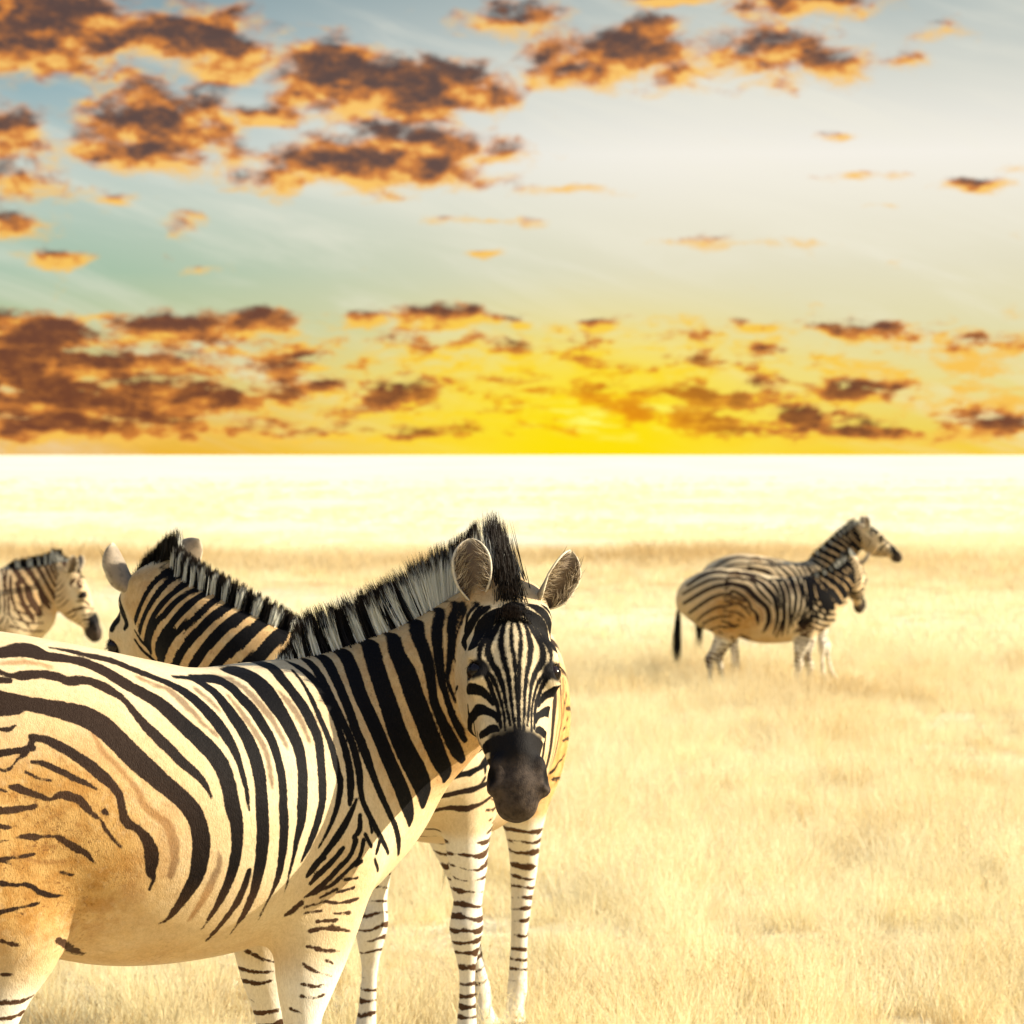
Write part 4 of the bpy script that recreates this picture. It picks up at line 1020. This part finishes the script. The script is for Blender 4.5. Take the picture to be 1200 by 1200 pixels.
def patch(p, f, s=0.): return (wob(np.column_stack([p, np.zeros(len(p))]), f, s) + wob(np.column_stack([p, np.zeros(len(p))]), f * 2.7, s + 1) * .6)
def gauss(p, x, y, rx, ry): return np.exp(-(((p[:, 0] - x) / rx) ** 2 + ((p[:, 1] - y) / ry) ** 2))
near_p = np.vstack([strip(5.0, 9.5, 26, 1.5, .9), strip(9.5, 20, 46), strip(20, 38, 30)])
pn = patch(near_p, 1.1)
sc = (.74 + .30 * pn + rng.normal(0, .12, len(near_p))).clip(.30, 1.3)
tn = (.04 + .14 * patch(near_p, .7, 2.) + rng.normal(0, .10, len(near_p)) + (rng.random(len(near_p)) < .09) * .5 + .35 * sm(patch(near_p, 1.9, 4.), .75, 1.3)).clip(0, .8)
# ochre herbs in the middle distance
for (x, y, rx, ry, k) in ((2.3, 32.5, .7, .8, .9), (1.7, 34, .6, .7, .7), (2.9, 30.2, .7, .9, .7), (3.7, 30, .5, .7, .6), (2.2, 28.5, .9, .8, .45), (4.2, 33, .7, .8, .5), (.9, 31, .6, 1., .4)):
    q = gauss(near_p, x, y, rx, ry) * k; tn = np.maximum(tn, q * rng.uniform(.6, 1.1, len(q))); sc = sc * (1 + .5 * q)
sc = sc * (1 + .30 * sm(near_p[:, 1], 25, 31))
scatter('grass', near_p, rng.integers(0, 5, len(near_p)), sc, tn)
far_p = np.vstack([strip(36, 90, 7.0), strip(90, 260, 1.6)])
far_p = far_p[rng.random(len(far_p)) < 1 - sm(far_p[:, 1], 90, 250)]
bt = np.exp(-((far_p[:, 1] - 67 - 3 * np.sin(far_p[:, 0] * .4)) / 6.0) ** 2)
pf = patch(far_p, .22, 1.)
tnf = (.03 + .07 * patch(far_p, .3) + .60 * bt * (.40 + .75 * pf).clip(0.1, 1)).clip(0, 1)
scf = (.75 + .2 * pf + 1.1 * bt * (.5 + .4 * pf).clip(0, 1) + rng.normal(0, .12, len(pf))).clip(.3, 2.3)
scatter('far_grass', far_p, rng.integers(5, 8, len(far_p)), scf, tnf)
# ---------------------------------------------------------------- the herd
def wl(yaw):
    c, s = math.cos(yaw), math.sin(yaw)
    return lambda v: np.array((v[0] * c + v[1] * s, -v[0] * s + v[1] * c, v[2]))
HERD = 'zebras standing in the dry grass'
g = wl(MAIN_YAW)
make_zebra(POSE_MAIN, (-.84, 7.0, 0), MAIN_YAW, 'large zebra in the foreground with rump out of frame, turning its face to the viewer', HERD,
           res=.008, subdiv=True, hairs=19000, ears={-1: (g((-.12, .05, 1.0)), g((-.10, -1.0, .1))), 1: (g((.55, -.05, .84)), g((.62, -.78, -.1)))})

# second zebra: faces the viewer behind the first, neck swung away to the left
f2 = norm(np.array((-.19, -.98, 0))); yaw2 = math.atan2(f2[1], f2[0]); o2 = np.array((-.248, 9.18, .04)) - .40 * f2
g2 = wl(yaw2); P2 = lambda x, y, z: tuple(g2(np.array((x, y, z)) - o2))
pose2 = dict(neck=[(.30, 0, .98, .25, .20), (.46, -.03, 1.03, .235, .175), (*P2(-.43, 8.90, 1.05), .195, .145), (*P2(-.64, 8.84, 1.135), .155, .11), (*P2(-.83, 8.88, 1.26), .128, .092), (*P2(-.94, 8.96, 1.36), .100, .080)], mane=.54, mane0=.47,
             head=(P2(-.968, 9.00, 1.40), g2((-.20, .42, -.88)), g2((-.80, .58, 0))), feet=(.02, -.02, -.04, .02), side=(.0, -.05, -.03, .16), tail=-.085)
make_zebra(pose2, tuple(o2), yaw2, 'zebra standing behind the large one, its neck swung left and face turned away', HERD, res=.010, subdiv=True, hairs=12000,
           ears={1: (g2((-.46, .05, .88)), g2((-.65, .35, .3))), -1: (g2((.62, .3, .72)), g2((.1, .95, .1)))})

pose4 = dict(neck=[(.30, 0, .98, .25, .20), (.44, 0, 1.04, .22, .165), (.55, 0, 1.09, .185, .135), (.66, 0, 1.14, .150, .105), (.75, 0, 1.185, .120, .085), (.815, 0, 1.215, .095, .075)], mane=.7, glare_fade=.95, bold=-.002,  # thinner, browner stripes stand in for glare over this far animal
             head=((.835, 0, 1.235), (.44, 0, -.90), (.90, 0, .44)), feet=(.05, -.04, .05, -.05))
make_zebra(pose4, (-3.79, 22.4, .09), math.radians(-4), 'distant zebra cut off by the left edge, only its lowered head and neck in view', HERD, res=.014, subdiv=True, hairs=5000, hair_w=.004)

pose5 = dict(neck=[(.30, 0, .98, .25, .20), (.46, 0, 1.03, .225, .170), (.59, 0, 1.085, .185, .135), (.72, .04, 1.19, .145, .105), (.80, .09, 1.29, .120, .088), (.85, .13, 1.36, .095, .075)], mane=.6, bold=.005,
             head=((.86, .15, 1.38), (.16, .32, -.93), (.5, .85, .2)), feet=(.10, -.10, .08, -.08))
make_zebra(pose5, (2.36, 31.6, -.04), math.radians(-5), 'distant zebra on the right standing side-on with dark neck and its head hanging down', HERD, res=.014, subdiv=True, hairs=5000, hair_w=.005)

pose6 = dict(neck=[(.30, 0, 1.00, .25, .19), (.42, 0, 1.09, .215, .155), (.52, 0, 1.205, .175, .125), (.64, 0, 1.345, .145, .102), (.745, 0, 1.465, .120, .088), (.825, 0, 1.55, .095, .075)], mane=.6,
             head=((.855, 0, 1.585), (.80, 0, -.60), (.60, 0, .80)), feet=(.20, .06, .03, -.06))
make_zebra(pose6, (2.68, 33.6, .09), math.radians(2), 'distant zebra on the right behind the dark-necked one, holding its head high to the right', HERD, res=.014, subdiv=True, hairs=5000, hair_w=.005)
